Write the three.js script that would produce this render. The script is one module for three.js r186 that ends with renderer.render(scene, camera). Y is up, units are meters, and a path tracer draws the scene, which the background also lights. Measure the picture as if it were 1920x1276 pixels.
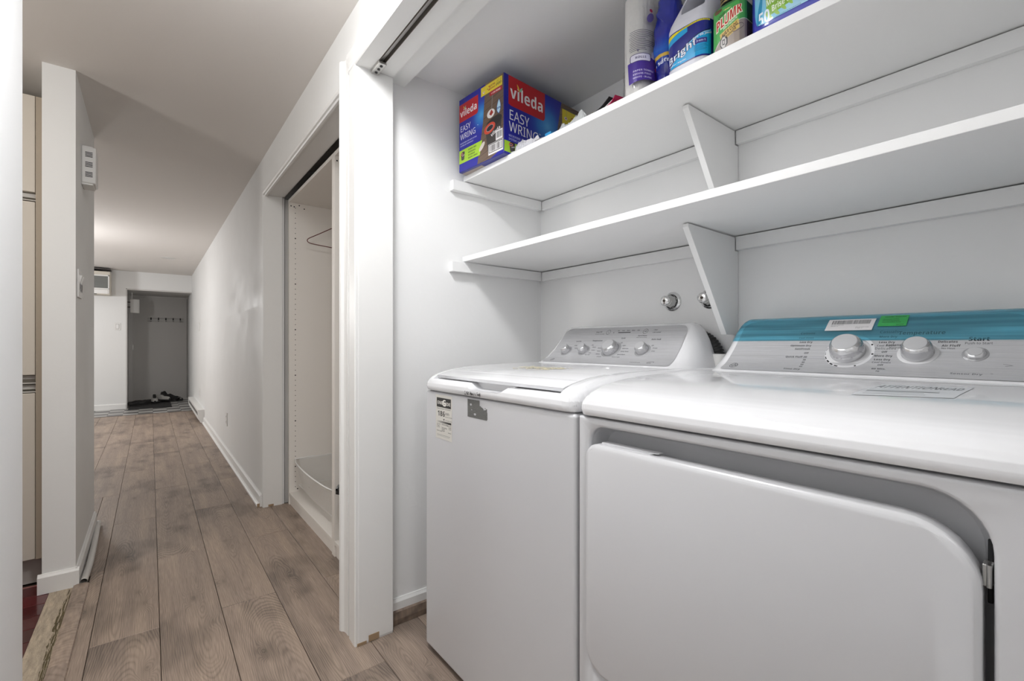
import * as THREE from 'three';
import { RoundedBoxGeometry } from 'three/addons/geometries/RoundedBoxGeometry.js';
import { mergeGeometries, toCreasedNormals } from 'three/addons/utils/BufferGeometryUtils.js';
import { RectAreaLightUniformsLib } from 'three/addons/lights/RectAreaLightUniformsLib.js';
import { Brush, Evaluator, SUBTRACTION } from 'three-bvh-csg';

// ---------------------------------------------------------------- camera, light, exposure
const scene = new THREE.Scene();
scene.background = new THREE.Color(0x000000);
const renderer = new THREE.WebGLRenderer({ antialias: true });
renderer.toneMapping = THREE.LinearToneMapping;
renderer.toneMappingExposure = 1.19;
renderer.shadowMap.enabled = true;
RectAreaLightUniformsLib.init();

const camera = new THREE.PerspectiveCamera(2 * Math.atan(638 / 868) * 180 / Math.PI, 1920 / 1276, 0.05, 40);
camera.position.set(0, 1.005, 0);
camera.rotation.set(0, -38 * Math.PI / 180, 0);           // looks right of the corridor, which runs along -z
camera.setViewOffset(1920, 1276, 0, -7, 1920, 1276);      // lens shifted so that verticals stay upright

// unseen lamps placed to light the rooms: where, half size, radiance, tint
const LAMPS = [
  { at: [0.28, -0.97], half: 0.15, power: 31, round: 1.35, tint: [0.985, 0.99, 1.0], label: 'unseen flush ceiling lamp placed to light the laundry closet' },  // out of view; lights the closet and casts the shelf shadows
  { at: [0.05, 1.0], half: 0.15, power: 4, round: 1.0, tint: [0.98, 0.99, 1.0], label: 'added fill lamp, unseen on the ceiling behind the camera' },  // added as fill from behind the camera
  { at: [-1.25, -1.85], drop: 0.42, round: 1.5, tint: [1.0, 0.95, 0.88], label: 'unseen globe pendant lamp in the kitchen, placed to light the corridor' },  // out of view; lights the kitchen gap and the corridor ceiling
  { at: [-1.0, -6.2], drop: 0.62, round: 2.15, tint: [0.99, 0.99, 1.0], label: 'unseen globe pendant lamp in the living room, placed to light the entrance' },  // out of view behind the partition; lights the entrance door
  { at: [-1.9, -7.9], drop: 0.5, round: 3.3, tint: [0.98, 0.99, 1.0], label: 'unseen globe pendant lamp in the living room, placed to light the far wall' },  // out of view; lights the far wall from the left
];

// ---------------------------------------------------------------- helpers
let seed = 7;
const rnd = () => { seed = (seed * 1664525 + 1013904223) % 4294967296; return seed / 4294967296; };
const hash = (x, y) => { let h = Math.imul(x | 0, 374761393) + Math.imul(y | 0, 668265263); h = Math.imul(h ^ (h >>> 13), 1274126177); return ((h ^ (h >>> 16)) >>> 0) / 4294967296; };
function noise(x, y) {
  const ix = Math.floor(x), iy = Math.floor(y), fx = x - ix, fy = y - iy, u = fx * fx * (3 - 2 * fx), v = fy * fy * (3 - 2 * fy);
  const a = hash(ix, iy), b = hash(ix + 1, iy), c = hash(ix, iy + 1), d = hash(ix + 1, iy + 1);
  return a + (b - a) * u + (c - a) * v + (a - b - c + d) * u * v;
}
const fbm = (x, y, n = 4) => { let s = 0, a = 0.5; for (let i = 0; i < n; i++) { s += a * noise(x, y); x = x * 2.03 + 17.1; y = y * 2.03 + 5.7; a *= 0.5; } return s / (1 - Math.pow(0.5, n)); };
const lerp = (a, b, t) => a + (b - a) * t, clamp = (x, a = 0, b = 1) => Math.min(b, Math.max(a, x)), smooth = (a, b, x) => { const t = clamp((x - a) / (b - a)); return t * t * (3 - 2 * t); };

function dataTex(w, h, fn, srgb = true, repeat = null) {
  const d = new Uint8Array(w * h * 4);
  for (let y = 0; y < h; y++) for (let x = 0; x < w; x++) { const c = fn(x, y, w, h), o = (y * w + x) * 4; d[o] = c[0]; d[o + 1] = c[1]; d[o + 2] = c[2]; d[o + 3] = c[3] ?? 255; }
  const t = new THREE.DataTexture(d, w, h);
  t.magFilter = THREE.LinearFilter; t.wrapS = t.wrapT = THREE.RepeatWrapping; t.colorSpace = srgb ? THREE.SRGBColorSpace : THREE.NoColorSpace;
  if (repeat) t.repeat.set(...repeat);
  t.needsUpdate = true;
  return t;
}
function canvasTex(w, h, draw) {
  const c = document.createElement('canvas'); c.width = w; c.height = h;
  draw(c.getContext('2d'), w, h);
  const t = new THREE.CanvasTexture(c); t.colorSpace = THREE.SRGBColorSpace; t.anisotropy = 8;
  return t;
}
const std = (o) => new THREE.MeshStandardMaterial(o), phy = (o) => new THREE.MeshPhysicalMaterial(o);
const lin = (r, g, b) => new THREE.Color().setRGB(r, g, b);

const used = new Map();
function numbered(name) { const n = used.get(name) ?? 0; used.set(name, n + 1); return n ? name + '_' + String(n).padStart(3, '0') : name; }
function lit(o) { o.castShadow = o.receiveShadow = true; return o; }
function tag(o, label, category, group) { o.userData.label = label; o.userData.category = category; if (group) o.userData.group = group; return o; }
function thing(name, label, category, [x, y, z] = [0, 0, 0], group) {
  const o = new THREE.Group(); o.name = numbered(name); o.position.set(x, y, z); scene.add(o);
  return tag(o, label, category, group);
}
// a part: its geometry is written in world metres and brought back to its thing's base (local = true: already local)
function part(name, geo, mat, parent, label, local = false) {
  const m = lit(new THREE.Mesh(geo, mat)); m.name = name;
  if (!local) { let p = parent, v = new THREE.Vector3(); while (p && p !== scene) { v.add(p.position); p = p.parent; } geo.translate(-v.x, -v.y, -v.z); }
  if (label) m.userData.label = label;
  parent.add(m);
  return m;
}
function struct(name, geo, mat, parent = scene) {
  const m = lit(new THREE.Mesh(geo, mat)); m.name = parent === scene ? numbered(name) : name;
  if (parent === scene) m.userData.kind = 'structure';
  parent.add(m);
  return m;
}
const merge = (list) => { const l = list.map((g) => { const q = g.index ? g.toNonIndexed() : g; for (const k of Object.keys(q.attributes)) if (!['position', 'normal', 'uv'].includes(k)) q.deleteAttribute(k); return q; }); return mergeGeometries(l); };
// uv in metres, by the dominant direction of each face
function metreUV(g) {
  const q = g.index ? g.toNonIndexed() : g, p = q.attributes.position, n = q.attributes.normal, uv = new Float32Array(p.count * 2);
  for (let i = 0; i < p.count; i++) {
    const ax = Math.abs(n.getX(i)), ay = Math.abs(n.getY(i)), az = Math.abs(n.getZ(i));
    if (ay >= ax && ay >= az) { uv[2 * i] = p.getX(i); uv[2 * i + 1] = p.getZ(i); } else if (ax >= az) { uv[2 * i] = p.getZ(i); uv[2 * i + 1] = p.getY(i); } else { uv[2 * i] = p.getX(i); uv[2 * i + 1] = p.getY(i); }
  }
  q.setAttribute('uv', new THREE.BufferAttribute(uv, 2));
  return q;
}
const box = (x0, x1, y0, y1, z0, z1) => metreUV(new THREE.BoxGeometry(x1 - x0, y1 - y0, z1 - z0).translate((x0 + x1) / 2, (y0 + y1) / 2, (z0 + z1) / 2));
const rbox = (x0, x1, y0, y1, z0, z1, r = 0.003, s = 2) => metreUV(new RoundedBoxGeometry(x1 - x0, y1 - y0, z1 - z0, s, Math.min(r, (x1 - x0) / 2.01, (y1 - y0) / 2.01, (z1 - z0) / 2.01)).translate((x0 + x1) / 2, (y0 + y1) / 2, (z0 + z1) / 2));
// grid of points f(i / nu, j / nv) -> mesh with uv (i / nu, j / nv)
function grid(nu, nv, f, flip = false) {
  const p = [], uv = [], ix = [];
  for (let j = 0; j <= nv; j++) for (let i = 0; i <= nu; i++) { const q = f(i / nu, j / nv); p.push(q[0], q[1], q[2]); uv.push(i / nu, j / nv); }
  for (let j = 0; j < nv; j++) for (let i = 0; i < nu; i++) { const a = j * (nu + 1) + i, b = a + 1, c = a + nu + 1, d = c + 1; if (flip) ix.push(a, c, b, b, c, d); else ix.push(a, b, c, b, d, c); }
  const g = new THREE.BufferGeometry();
  g.setAttribute('position', new THREE.Float32BufferAttribute(p, 3)); g.setAttribute('uv', new THREE.Float32BufferAttribute(uv, 2)); g.setIndex(ix); g.computeVertexNormals();
  return g;
}
// prism: outline [[a, b], ...] in the plane across `axis`, from lo to hi along it, edges chamfered by bev
function prism(axis, outline, lo, hi, bev = 0.001) {
  const s = new THREE.Shape(outline.map(([a, b]) => new THREE.Vector2(a, b)));
  const g = new THREE.ExtrudeGeometry(s, { depth: hi - lo - 2 * bev, bevelEnabled: bev > 0, bevelSize: bev, bevelOffset: -bev, bevelThickness: bev, bevelSegments: 2, curveSegments: 10 });
  g.translate(0, 0, lo + bev);
  if (axis === 'x') g.applyMatrix4(new THREE.Matrix4().set(0, 0, 1, 0, 0, 1, 0, 0, 1, 0, 0, 0, 0, 0, 0, 1)), flipWinding(g);   // outline is (z, y)
  if (axis === 'y') g.applyMatrix4(new THREE.Matrix4().set(1, 0, 0, 0, 0, 0, 1, 0, 0, 1, 0, 0, 0, 0, 0, 1)), flipWinding(g);   // outline is (x, z)
  return metreUV(g);
}
function flipWinding(g) {
  const q = g.index ? g.index : null;
  if (q) { for (let i = 0; i < q.count; i += 3) { const a = q.getX(i); q.setX(i, q.getX(i + 1)); q.setX(i + 1, a); } } else for (const at of Object.values(g.attributes)) for (let i = 0; i < at.count; i += 3) for (let c = 0; c < at.itemSize; c++) { const a = at.getComponent(i, c); at.setComponent(i, c, at.getComponent(i + 1, c)); at.setComponent(i + 1, c, a); }
  g.computeVertexNormals();
  return g;
}
const tube = (pts, r, seg = 24, rad = 8, closed = false) => new THREE.TubeGeometry(new THREE.CatmullRomCurve3(pts.map((p) => new THREE.Vector3(...p)), closed, 'catmullrom', 0.3), seg, r, rad, closed);
const bar = (a, b, r, rad = 8) => { const A = new THREE.Vector3(...a), B = new THREE.Vector3(...b), d = B.clone().sub(A); const g = new THREE.CylinderGeometry(r, r, d.length(), rad); g.applyQuaternion(new THREE.Quaternion().setFromUnitVectors(new THREE.Vector3(0, 1, 0), d.normalize())); const c = A.add(B).multiplyScalar(0.5); return g.translate(c.x, c.y, c.z); };
// lathe about an axis through `at` along `dir`; profile [[radius, along], ...]
function lathe(profile, at, dir, seg = 28) {
  const g = new THREE.LatheGeometry(profile.map(([r, h]) => new THREE.Vector2(Math.max(r, 1e-5), h)), seg);
  g.applyQuaternion(new THREE.Quaternion().setFromUnitVectors(new THREE.Vector3(0, 1, 0), new THREE.Vector3(...dir).normalize()));
  return toCreasedNormals(g.translate(...at), 0.7);
}
// upright body of rounded-rectangular sections [y, half depth (x), half width (z), centre x, centre z, squareness]; a0..a1 in degrees, 0 = front (-x), 90 = +z
function loftY(secs, a0 = -180, a1 = 180, n = 56, off = 0, caps = true) {
  { // angles spaced evenly along the outline of the middle section
    const s = secs[secs.length >> 1], pt = (a) => { const t = a * Math.PI / 180, e = 2 / (s[5] ?? 4), c = Math.cos(t), q = Math.sin(t); return [s[1] * Math.sign(c) * Math.pow(Math.abs(c), e), s[2] * Math.sign(q) * Math.pow(Math.abs(q), e)]; };
    const A = [], Lc = []; let l = 0, o = null;
    for (let i = 0; i <= 1440; i++) { const a = lerp(a0, a1, i / 1440), p = pt(a); if (o) l += Math.hypot(p[0] - o[0], p[1] - o[1]); o = p; A.push(a); Lc.push(l); }
    n = Math.round(n * 1.3);
    const angles = [0]; let k = 0;
    for (let i = 0; i <= n; i++) { const w = (l * i) / n; while (k < 1439 && Lc[k + 1] < w) k++; const f = Lc[k + 1] > Lc[k] ? (w - Lc[k]) / (Lc[k + 1] - Lc[k]) : 0; angles[i] = lerp(A[k], A[k + 1], clamp(f)); }
    var at = (u) => angles[Math.round(u * n)];
  }
  const ring = (s, a) => { const t = a * Math.PI / 180, e = 2 / (s[5] ?? 4), c = Math.cos(t), q = Math.sin(t); return [s[3] - (s[1] + off) * Math.sign(c) * Math.pow(Math.abs(c), e), s[0], s[4] + (s[2] + off) * Math.sign(q) * Math.pow(Math.abs(q), e)]; };
  const list = [grid(n, secs.length - 1, (u, v) => ring(secs[Math.round(v * (secs.length - 1))], at(u)), false)];
  if (caps) for (const k of [0, secs.length - 1]) list.push(grid(n, 1, (u, v) => { const s = secs[k], p = ring(s, at(u)); return v ? [s[3], s[0], s[4]] : p; }, k === 0));
  const g = merge(list);
  return toCreasedNormals(g, 0.9);
}
// ---------------------------------------------------------------- materials
const bumpPaint = dataTex(256, 256, (x, y) => { const v = 128 + 60 * (fbm(x / 9, y / 9, 3) - 0.5) + 50 * (fbm(x / 40, y / 40, 2) - 0.5); return [v, v, v]; }, false, [2.5, 2.5]);
const roughPaint = dataTex(256, 256, (x, y) => { const v = 150 + 90 * (fbm(x / 30, y / 30, 4) - 0.5); return [v, v, v]; }, false, [0.8, 0.8]);
const M = {
  wall: std({ color: lin(0.80, 0.80, 0.79), roughness: 1.0, roughnessMap: roughPaint, bumpMap: bumpPaint, bumpScale: 0.0012 }),
  closet: std({ color: lin(0.88, 0.88, 0.877), roughness: 1.0, roughnessMap: roughPaint, bumpMap: bumpPaint, bumpScale: 0.0012 }),
  ceiling: std({ color: lin(0.78, 0.745, 0.71), roughness: 0.92, bumpMap: bumpPaint, bumpScale: 0.0014 }),
  trim: std({ color: lin(0.82, 0.815, 0.80), roughness: 0.42, bumpMap: bumpPaint, bumpScale: 0.0008 }),
  shelf: std({ color: lin(0.89, 0.89, 0.886), roughness: 0.5, bumpMap: bumpPaint, bumpScale: 0.001 }),
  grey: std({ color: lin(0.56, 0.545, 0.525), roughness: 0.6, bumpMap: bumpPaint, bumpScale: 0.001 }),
  greyLight: std({ color: lin(0.62, 0.605, 0.59), roughness: 0.6 }),
  appliance: phy({ color: lin(0.655, 0.655, 0.67), roughness: 0.30, clearcoat: 0.35, clearcoatRoughness: 0.12 }),
  plastic: phy({ color: lin(0.83, 0.83, 0.845), roughness: 0.26, clearcoat: 0.8, clearcoatRoughness: 0.05 }),
  whitePlastic: std({ color: lin(0.78, 0.77, 0.75), roughness: 0.4 }),
  black: std({ color: lin(0.012, 0.012, 0.013), roughness: 0.6 }),
  rubber: std({ color: lin(0.02, 0.02, 0.02), roughness: 0.5 }),
  chrome: std({ color: lin(0.78, 0.78, 0.78), roughness: 0.16, metalness: 1 }),
  steel: std({ color: lin(0.55, 0.54, 0.52), roughness: 0.35, metalness: 1 }),
  darkMetal: std({ color: lin(0.09, 0.075, 0.06), roughness: 0.5, metalness: 0.4 }),
  knob: std({ color: lin(0.62, 0.62, 0.63), roughness: 0.27, metalness: 1 }),
  wardrobe: std({ color: lin(0.84, 0.80, 0.75), roughness: 0.55 }),
  wire: std({ color: lin(0.80, 0.79, 0.77), roughness: 0.4 }),
  cream: std({ color: lin(0.58, 0.53, 0.465), roughness: 0.5 }),
  creamDark: std({ color: lin(0.44, 0.375, 0.30), roughness: 0.55 }),
  bareWood: std({ color: lin(0.36, 0.25, 0.15), roughness: 0.8 }),
  paper: std({ color: lin(0.82, 0.81, 0.79), roughness: 0.75 }),
  glow: std({ color: lin(0.9, 0.9, 0.88), roughness: 0.5, emissive: lin(1, 0.98, 0.95), emissiveIntensity: 3 }),
};
// oak laminate: rings of a log cut lengthwise, with knots, pores and slow streaks
function oak(k) {
  const W = 288, H = 2016, x0 = (hash(k, 1) - 0.5) * 0.09, tilt = 0.05 + 0.05 * hash(k, 2), y0 = 0.25 + 0.8 * hash(k, 3), knots = [];
  for (let i = 0; i < 3; i++) knots.push([(hash(k, 10 + i) - 0.5) * 0.13, 0.12 + 1.1 * hash(k, 20 + i), 0.012 + 0.016 * hash(k, 30 + i), 0.012 + 0.03 * hash(k, 40 + i)]);
  return dataTex(W, H, (px, py) => {
    const x = (px / W - 0.5) * 0.19, y = (py / H) * 1.32;
    let d = tilt * (y - y0) * (1 + 0.5 * Math.sin(3 * y + k)) + 0.03 * (fbm(y * 3.2 + k * 9, k + x * 6, 3) - 0.5);
    let r = Math.hypot(x - x0 + 0.02 * (fbm(y * 2.1 + 3 * k, 7, 2) - 0.5), d) + 0.006 * (fbm(x * 45 + k, y * 7, 3) - 0.5), dark = 0;
    for (const [kx, ky, ks, amp] of knots) { const q = Math.hypot(x - kx, (y - ky) * 0.42); r += amp * Math.exp(-(q / ks) * (q / ks)); dark += 0.55 * Math.exp(-Math.pow(q / (ks * 0.36), 2)) + 0.22 * Math.exp(-Math.pow(q / (ks * 1.5), 2)); }
    const s = 0.5 + 0.5 * Math.sin((2 * Math.PI * (r + 0.0022 * fbm(r * 180 + k, y * 3, 2))) / 0.0052), ring = Math.pow(s, 2) * (0.25 + 0.9 * noise(r * 95 + k, y * 1.3));
    const pore = fbm(x * 900 + k * 31, y * 22, 2), streak = fbm(x * 26 + k * 5, y * 1.7, 3), blot = fbm(x * 9 + k * 3, y * 4.5 + k, 3);
    let v = 1 - 0.19 * ring * (0.3 + 0.9 * blot) - 0.26 * (pore - 0.45) + 0.20 * (streak - 0.5) - 0.15 * smooth(0.5, 0.8, blot) - 0.2 * clamp(dark, 0, 1.2);
    v = clamp(v, 0.3, 1.15);
    const warm = 0.5 + 0.5 * (streak - 0.5);
    return [clamp(163 * v, 0, 255), clamp(145 * v, 0, 255), clamp(130 * v * (1.03 - 0.05 * warm), 0, 255)];
  });
}
const oakMats = [1, 2, 3, 4].map((k) => { const t = oak(k); return std({ map: t, roughness: 0.52, bumpMap: t, bumpScale: 0.0006 }); });

// ---------------------------------------------------------------- the setting
const CEIL = 2.145, WX = 0.545, WX1 = 0.667, BACK = 1.405, FAR = -9.38, SIDE = -1.585, PX = -0.245, PX0 = -0.345;
const LAM0 = -8.5;                     // the laminate ends here and the entrance tiles begin
// floor slab with its planks, tiles and strips
const floor = struct('floor', merge([box(-3.7, 1.5, -0.12, -0.009, -10.7, 1.75)]), std({ color: lin(0.05, 0.035, 0.025), roughness: 0.9 }));
{
  // one plank: 1.32 x 0.1875, chamfered along its top edges, its length along z
  const plank = (w, l) => {
    const c = 0.0011, t = 0.009, hw = w / 2 - 0.0009, hl = l / 2 - 0.0007, ring = (y, k) => [[-hw + k, y, -hl + k], [hw - k, y, -hl + k], [hw - k, y, hl - k], [-hw + k, y, hl - k]];
    const a = ring(-t, 0), b = ring(-c, 0), d = ring(0, c), p = [], uv = [], put = (q) => { p.push(...q); uv.push(q[0] / 0.19 + 0.5, q[2] / 1.32 + 0.5); };
    const quad = (q0, q1, q2, q3) => { [q0, q2, q1, q0, q3, q2].forEach(put); };
    quad(d[0], d[1], d[2], d[3]);
    for (let i = 0; i < 4; i++) { const j = (i + 1) % 4; quad(b[i], b[j], d[j], d[i]); quad(a[i], a[j], b[j], b[i]); }
    const g = new THREE.BufferGeometry(); g.setAttribute('position', new THREE.Float32BufferAttribute(p, 3)); g.setAttribute('uv', new THREE.Float32BufferAttribute(uv, 2)); g.computeVertexNormals();
    return g;
  };
  const cache = new Map(), W = 0.1875, L = 1.325;
  let n = 0;
  const lay = (x0, x1, z0, z1, row) => {
    if (x1 - x0 < 0.02 || z1 - z0 < 0.03) return;
    const key = (x1 - x0).toFixed(3) + ',' + (z1 - z0).toFixed(3);
    if (!cache.has(key)) cache.set(key, plank(x1 - x0, z1 - z0));
    const m = struct('plank', cache.get(key), oakMats[(row * 7 + n * 3 + 40) % 4], floor);
    n++;
    m.position.set((x0 + x1) / 2, 0, (z0 + z1) / 2);
    if (hash(n, row) > 0.5) m.rotation.y = Math.PI;
  };
  // rows of laminate from the living room on the left to the closets on the right; joints every other row half a plank apart
  for (let row = -4; row < 8; row++) {
    const x0 = -0.161 + row * W, x1 = Math.min(x0 + W, BACK), odd = ((row % 2) + 2) % 2, start = odd ? -2.73 : -2.07;
    for (let k = -4; k < 6; k++) {
      let z1 = start - k * L, z0 = z1 - L;
      z1 = Math.min(z1, 1.6); z0 = Math.max(z0, LAM0);
      if (row < -1) z1 = Math.min(z1, -3.44);                                   // left of the partition: the living room only
      if (row >= 4) z0 = Math.max(z0, row === 4 ? -3.19 : -1.585);              // closets
      if (z1 > z0) lay(row !== -1 ? x0 : z0 > -2.75 ? -0.205 : z1 > -3.4 ? PX : x0, x1, z0, z1, row);
    }
  }
  // living room floor out of sight behind the partition
  struct('plank', plank(-0.245 + 0.3485, 0.615), oakMats[2], floor).position.set((-0.245 - 0.3485) / 2, 0, -3.7475);
  struct('floor_panel', box(-3.6, -0.161 - 4 * W, -0.009, -0.0005, LAM0, -3.44), oakMats[1], floor);
  // rounded moulding where the laminate stops at the kitchen, the bare strip beside it, red kitchen tiles
  struct('threshold_moulding', prism('z', [[-0.252, 0], [-0.2, 0], [-0.203, 0.006], [-0.214, 0.0105], [-0.24, 0.0105], [-0.25, 0.007]], -2.625, 1.6, 0.0004), oakMats[2], floor);
  const stripTex = dataTex(256, 1024, (x, y) => {
    const f = fbm(x / 20, y / 34, 4), edge = 205 - 62 * fbm(y / 26, 3.3, 4) * smooth(250, 620, y) * smooth(1000, 700, y), glue = x > edge && fbm(x / 7, y / 46, 3) + 0.25 * (noise(x / 2.5, y / 9) - 0.5) > 0.47 && y > 160 && y < 980;
    const v = 0.86 + 0.3 * (f - 0.5) + 0.12 * (noise(x / 2, y / 3) - 0.5);
    return glue ? [104 * v, 92 * v, 62 * v] : [203 * v, 187 * v, 165 * v];
  });
  const strip = grid(4, 40, (u, v) => [lerp(-0.322, -0.248, u), -0.0015 + 0.003 * fbm(u * 3, v * 40, 3), lerp(-1.55, -2.66, v)], false);
  struct('subfloor_strip', strip, std({ map: stripTex, roughness: 0.85, bumpMap: stripTex, bumpScale: 0.003 }), floor);
  const redTex = dataTex(128, 128, (x, y) => { const v = 0.8 + 0.5 * (fbm(x / 26, y / 26, 4) - 0.5); return [112 * v, 34 * v, 38 * v]; });
  const red = [0, 1].map((k) => phy({ map: redTex, color: k ? 0xffffff : 0xd8d0d0, roughness: 0.22, clearcoat: 0.3 }));
  struct('tile_grout', box(-1.1, -0.322, -0.009, -0.004, -2.76, -1.4), std({ color: lin(0.30, 0.13, 0.12), roughness: 0.9 }), floor);
  let t = 0;
  for (let i = 0; i < 8; i++) for (let j = 0; j < 13; j++) {
    const x1 = -0.322 - i * 0.1, z0 = -2.74 + j * 0.1;
    struct('kitchen_tile', rbox(x1 - 0.098, x1 - 0.001, -0.008, -0.0015, z0 + 0.001, z0 + 0.099, 0.0015, 1), red[t++ % 2], floor);
  }
  struct('kitchen_floor', box(-3.6, -1.1, -0.009, -0.002, -3.44, 1.6), red[0], floor);
  struct('kitchen_floor', box(-1.1, -0.322, -0.009, -0.003, -1.4, 1.6), red[0], floor);
  // entrance tiles: pale and dark grey rows
  const tileTex = dataTex(128, 128, (x, y) => { const v = 0.9 + 0.3 * (fbm(x / 30, y / 5, 3) - 0.5); return [255 * v, 255 * v, 255 * v]; });
  const pale = std({ map: tileTex, color: lin(0.52, 0.51, 0.49), roughness: 0.35 }), dark = std({ map: tileTex, color: lin(0.17, 0.165, 0.16), roughness: 0.35 });
  struct('tile_grout', box(-1.0, 0.545, -0.009, -0.004, -10.54, LAM0), std({ color: lin(0.25, 0.24, 0.23), roughness: 0.9 }), floor);
  for (let i = 0; i < 9; i++) for (let j = 0; j < 11; j++) {
    const x1 = 0.54 - i * 0.17, z1 = LAM0 - 0.003 - j * 0.185;
    if (x1 - 0.17 < -0.30 && z1 - 0.185 < FAR - 0.05) continue;
    struct('entry_tile', rbox(x1 - 0.168, x1, -0.008, 0.0005, z1 - 0.182, z1, 0.0015, 1), (i + j) % 2 ? dark : pale, floor);
  }
  struct('trim_strip', box(-1.0, 0.545, -0.004, 0.004, LAM0 - 0.004, LAM0 + 0.012), std({ color: lin(0.12, 0.1, 0.09), roughness: 0.5 }), floor);
}
struct('ceiling', box(-3.7, 1.5, CEIL, CEIL + 0.12, -10.7, 1.75), M.ceiling);
struct('ceiling_laundry', box(WX1, BACK, 2.005, CEIL, SIDE, 0.22), M.closet);
// right wall of the corridor with its two closet openings
struct('wall_right', merge([
  box(WX, WX1, 0, CEIL, -10.6, -3.19), box(WX, WX1, 1.932, CEIL, -3.19, -1.68), box(WX, WX1, 0, CEIL, -1.68, -1.53),
  box(WX, WX1, 1.945, CEIL, -1.53, 0.20), box(WX, WX1, 0, CEIL, 0.20, 1.6)]), M.wall);
struct('wall_laundry', merge([box(WX1, BACK, 0, CEIL, -1.70, SIDE), box(WX1, BACK, 0, CEIL, 0.22, 0.34), box(BACK, BACK + 0.1, 0, CEIL, -1.70, 0.34)]), M.closet);
struct('wall_wardrobe', merge([box(WX1, BACK, 0, CEIL, -3.34, -3.23), box(BACK, BACK + 0.1, 0, CEIL, -3.34, -1.70)]), M.wall);
struct('wall_left', box(PX0, PX, 0, CEIL, -1.62, 1.6), std({ color: lin(0.88, 0.89, 0.90), roughness: 0.6, bumpMap: bumpPaint, bumpScale: 0.0012 }));
struct('wall_partition', box(PX0, PX, 0, CEIL, -3.44, -2.64), M.wall);
struct('wall_kitchen', merge([box(-3.7, PX0, 0, CEIL, -3.44, -3.36), box(-3.7, -3.6, 0, CEIL, -3.44, 1.75)]), M.wall);
struct('wall_living', box(-3.7, -3.6, 0, CEIL, FAR - 0.1, -3.44), M.wall);
struct('wall_far', merge([box(-3.7, -0.30, 0, CEIL, FAR - 0.1, FAR), box(-0.30, WX, 1.875, CEIL, FAR - 0.1, FAR)]), M.wall);
struct('wall_near', box(-3.7, 1.5, 0, CEIL, 1.6, 1.75), M.wall);
// entrance recess, painted grey, with the door at its end
struct('wall_entrance', merge([box(-0.38, -0.30, 0, 1.95, -10.62, FAR - 0.1), box(-0.38, WX, 1.868, 1.95, -10.62, FAR - 0.1)]), M.grey);
struct('trim_1', merge([box(-0.302, -0.285, 0, 1.868, FAR - 0.1, FAR - 0.002), box(-0.285, WX - 0.001, 1.855, 1.875, FAR - 0.1, FAR - 0.002)]), M.greyLight);
{
  const door = struct('door_1', rbox(-0.285, 0.54, 0.012, 1.868, -10.60, -10.55, 0.004), M.grey);
  struct('door_frame', merge([box(-0.30, -0.245, 0.0, 1.868, -10.57, -10.53), box(-0.245, WX, 1.845, 1.868, -10.57, -10.53)]), M.greyLight, door);
  for (const h of [0.25, 0.95, 1.65]) struct('hinge', rbox(-0.25, -0.235, h - 0.05, h + 0.05, -10.55, -10.535, 0.003), M.steel, door);
  struct('threshold', box(-0.30, WX, 0, 0.012, -10.57, -10.5), M.steel, door);
  struct('door_edge', box(-0.30, WX, 1.868, 2.1, -10.62, -10.55), M.grey, door);
}
// heads, jamb linings and casings of the two closets
struct('trim_2', merge([box(WX1, 0.735, 1.948, 2.006, SIDE, 0.22)]), M.trim);                                 // board behind the head of the laundry opening
struct('trim_3', merge([                                                                                   // lining of the laundry opening, a slot left for the door track
  box(WX, 0.588, 1.932, 1.946, -1.53, 0.20), box(0.612, WX1 + 0.001, 1.936, 1.946, -1.53, 0.20),
  rbox(WX - 0.001, WX1 + 0.002, 0.004, 1.935, -1.545, -1.528, 0.004)]), M.trim);
// profiled casing: cross-section (across, proud) swept along the opening
const casing = [[0, 0], [0, 0.009], [0.004, 0.012], [0.016, 0.010], [0.03, 0.0125], [0.043, 0.0165], [0.052, 0.0175], [0.06, 0.016], [0.064, 0.009], [0.064, 0]];
const sweepZ = (y, z0, z1) => prism('z', casing.map(([a, p]) => [WX - p, y + a]), z0, z1, 0.0003);
const sweepY = (z, y0, y1, s, prof = casing) => { const o = prof.map(([a, p]) => [WX - p, z - s * a]); return prism('y', o, y0, y1, 0.0003); };
struct('trim_4', merge([sweepZ(1.932, -1.595, 0.27), sweepY(-1.53, 0, 1.996, 1, [[0, 0], [0, 0.008], [0.003, 0.011], [0.06, 0.0095], [0.064, 0.007], [0.064, 0]])]), M.trim);
struct('trim_5', prism('z', [[WX - 0.0015, 1.945], [WX - 0.003, 1.934], [WX, 1.925], [WX + 0.006, 1.922], [WX + 0.01, 1.9175], [WX + 0.018, 1.9165], [WX + 0.026, 1.919], [WX + 0.03, 1.926], [WX + 0.03, 1.945]], -3.186, -1.62, 0.0003), M.trim);   // bead along the lower edge of the head
struct('trim_6', merge([sweepY(-1.604, 0, 1.994, 1, [[0, 0], [0, 0.008], [0.022, 0.0085], [0.034, 0.011], [0.042, 0.019], [0.05, 0.022], [0.058, 0.02], [0.064, 0.012], [0.072, 0.008], [0.072, 0]])]), M.trim);
struct('trim_7', box(WX + 0.029, WX1 - 0.01, 1.9265, 1.933, -3.19, -1.68), M.trim);                                            // soffit of the wardrobe opening
struct('trim_8', box(WX + 0.002, WX1 - 0.014, 0, 1.928, -3.2, -3.183), M.trim);
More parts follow.
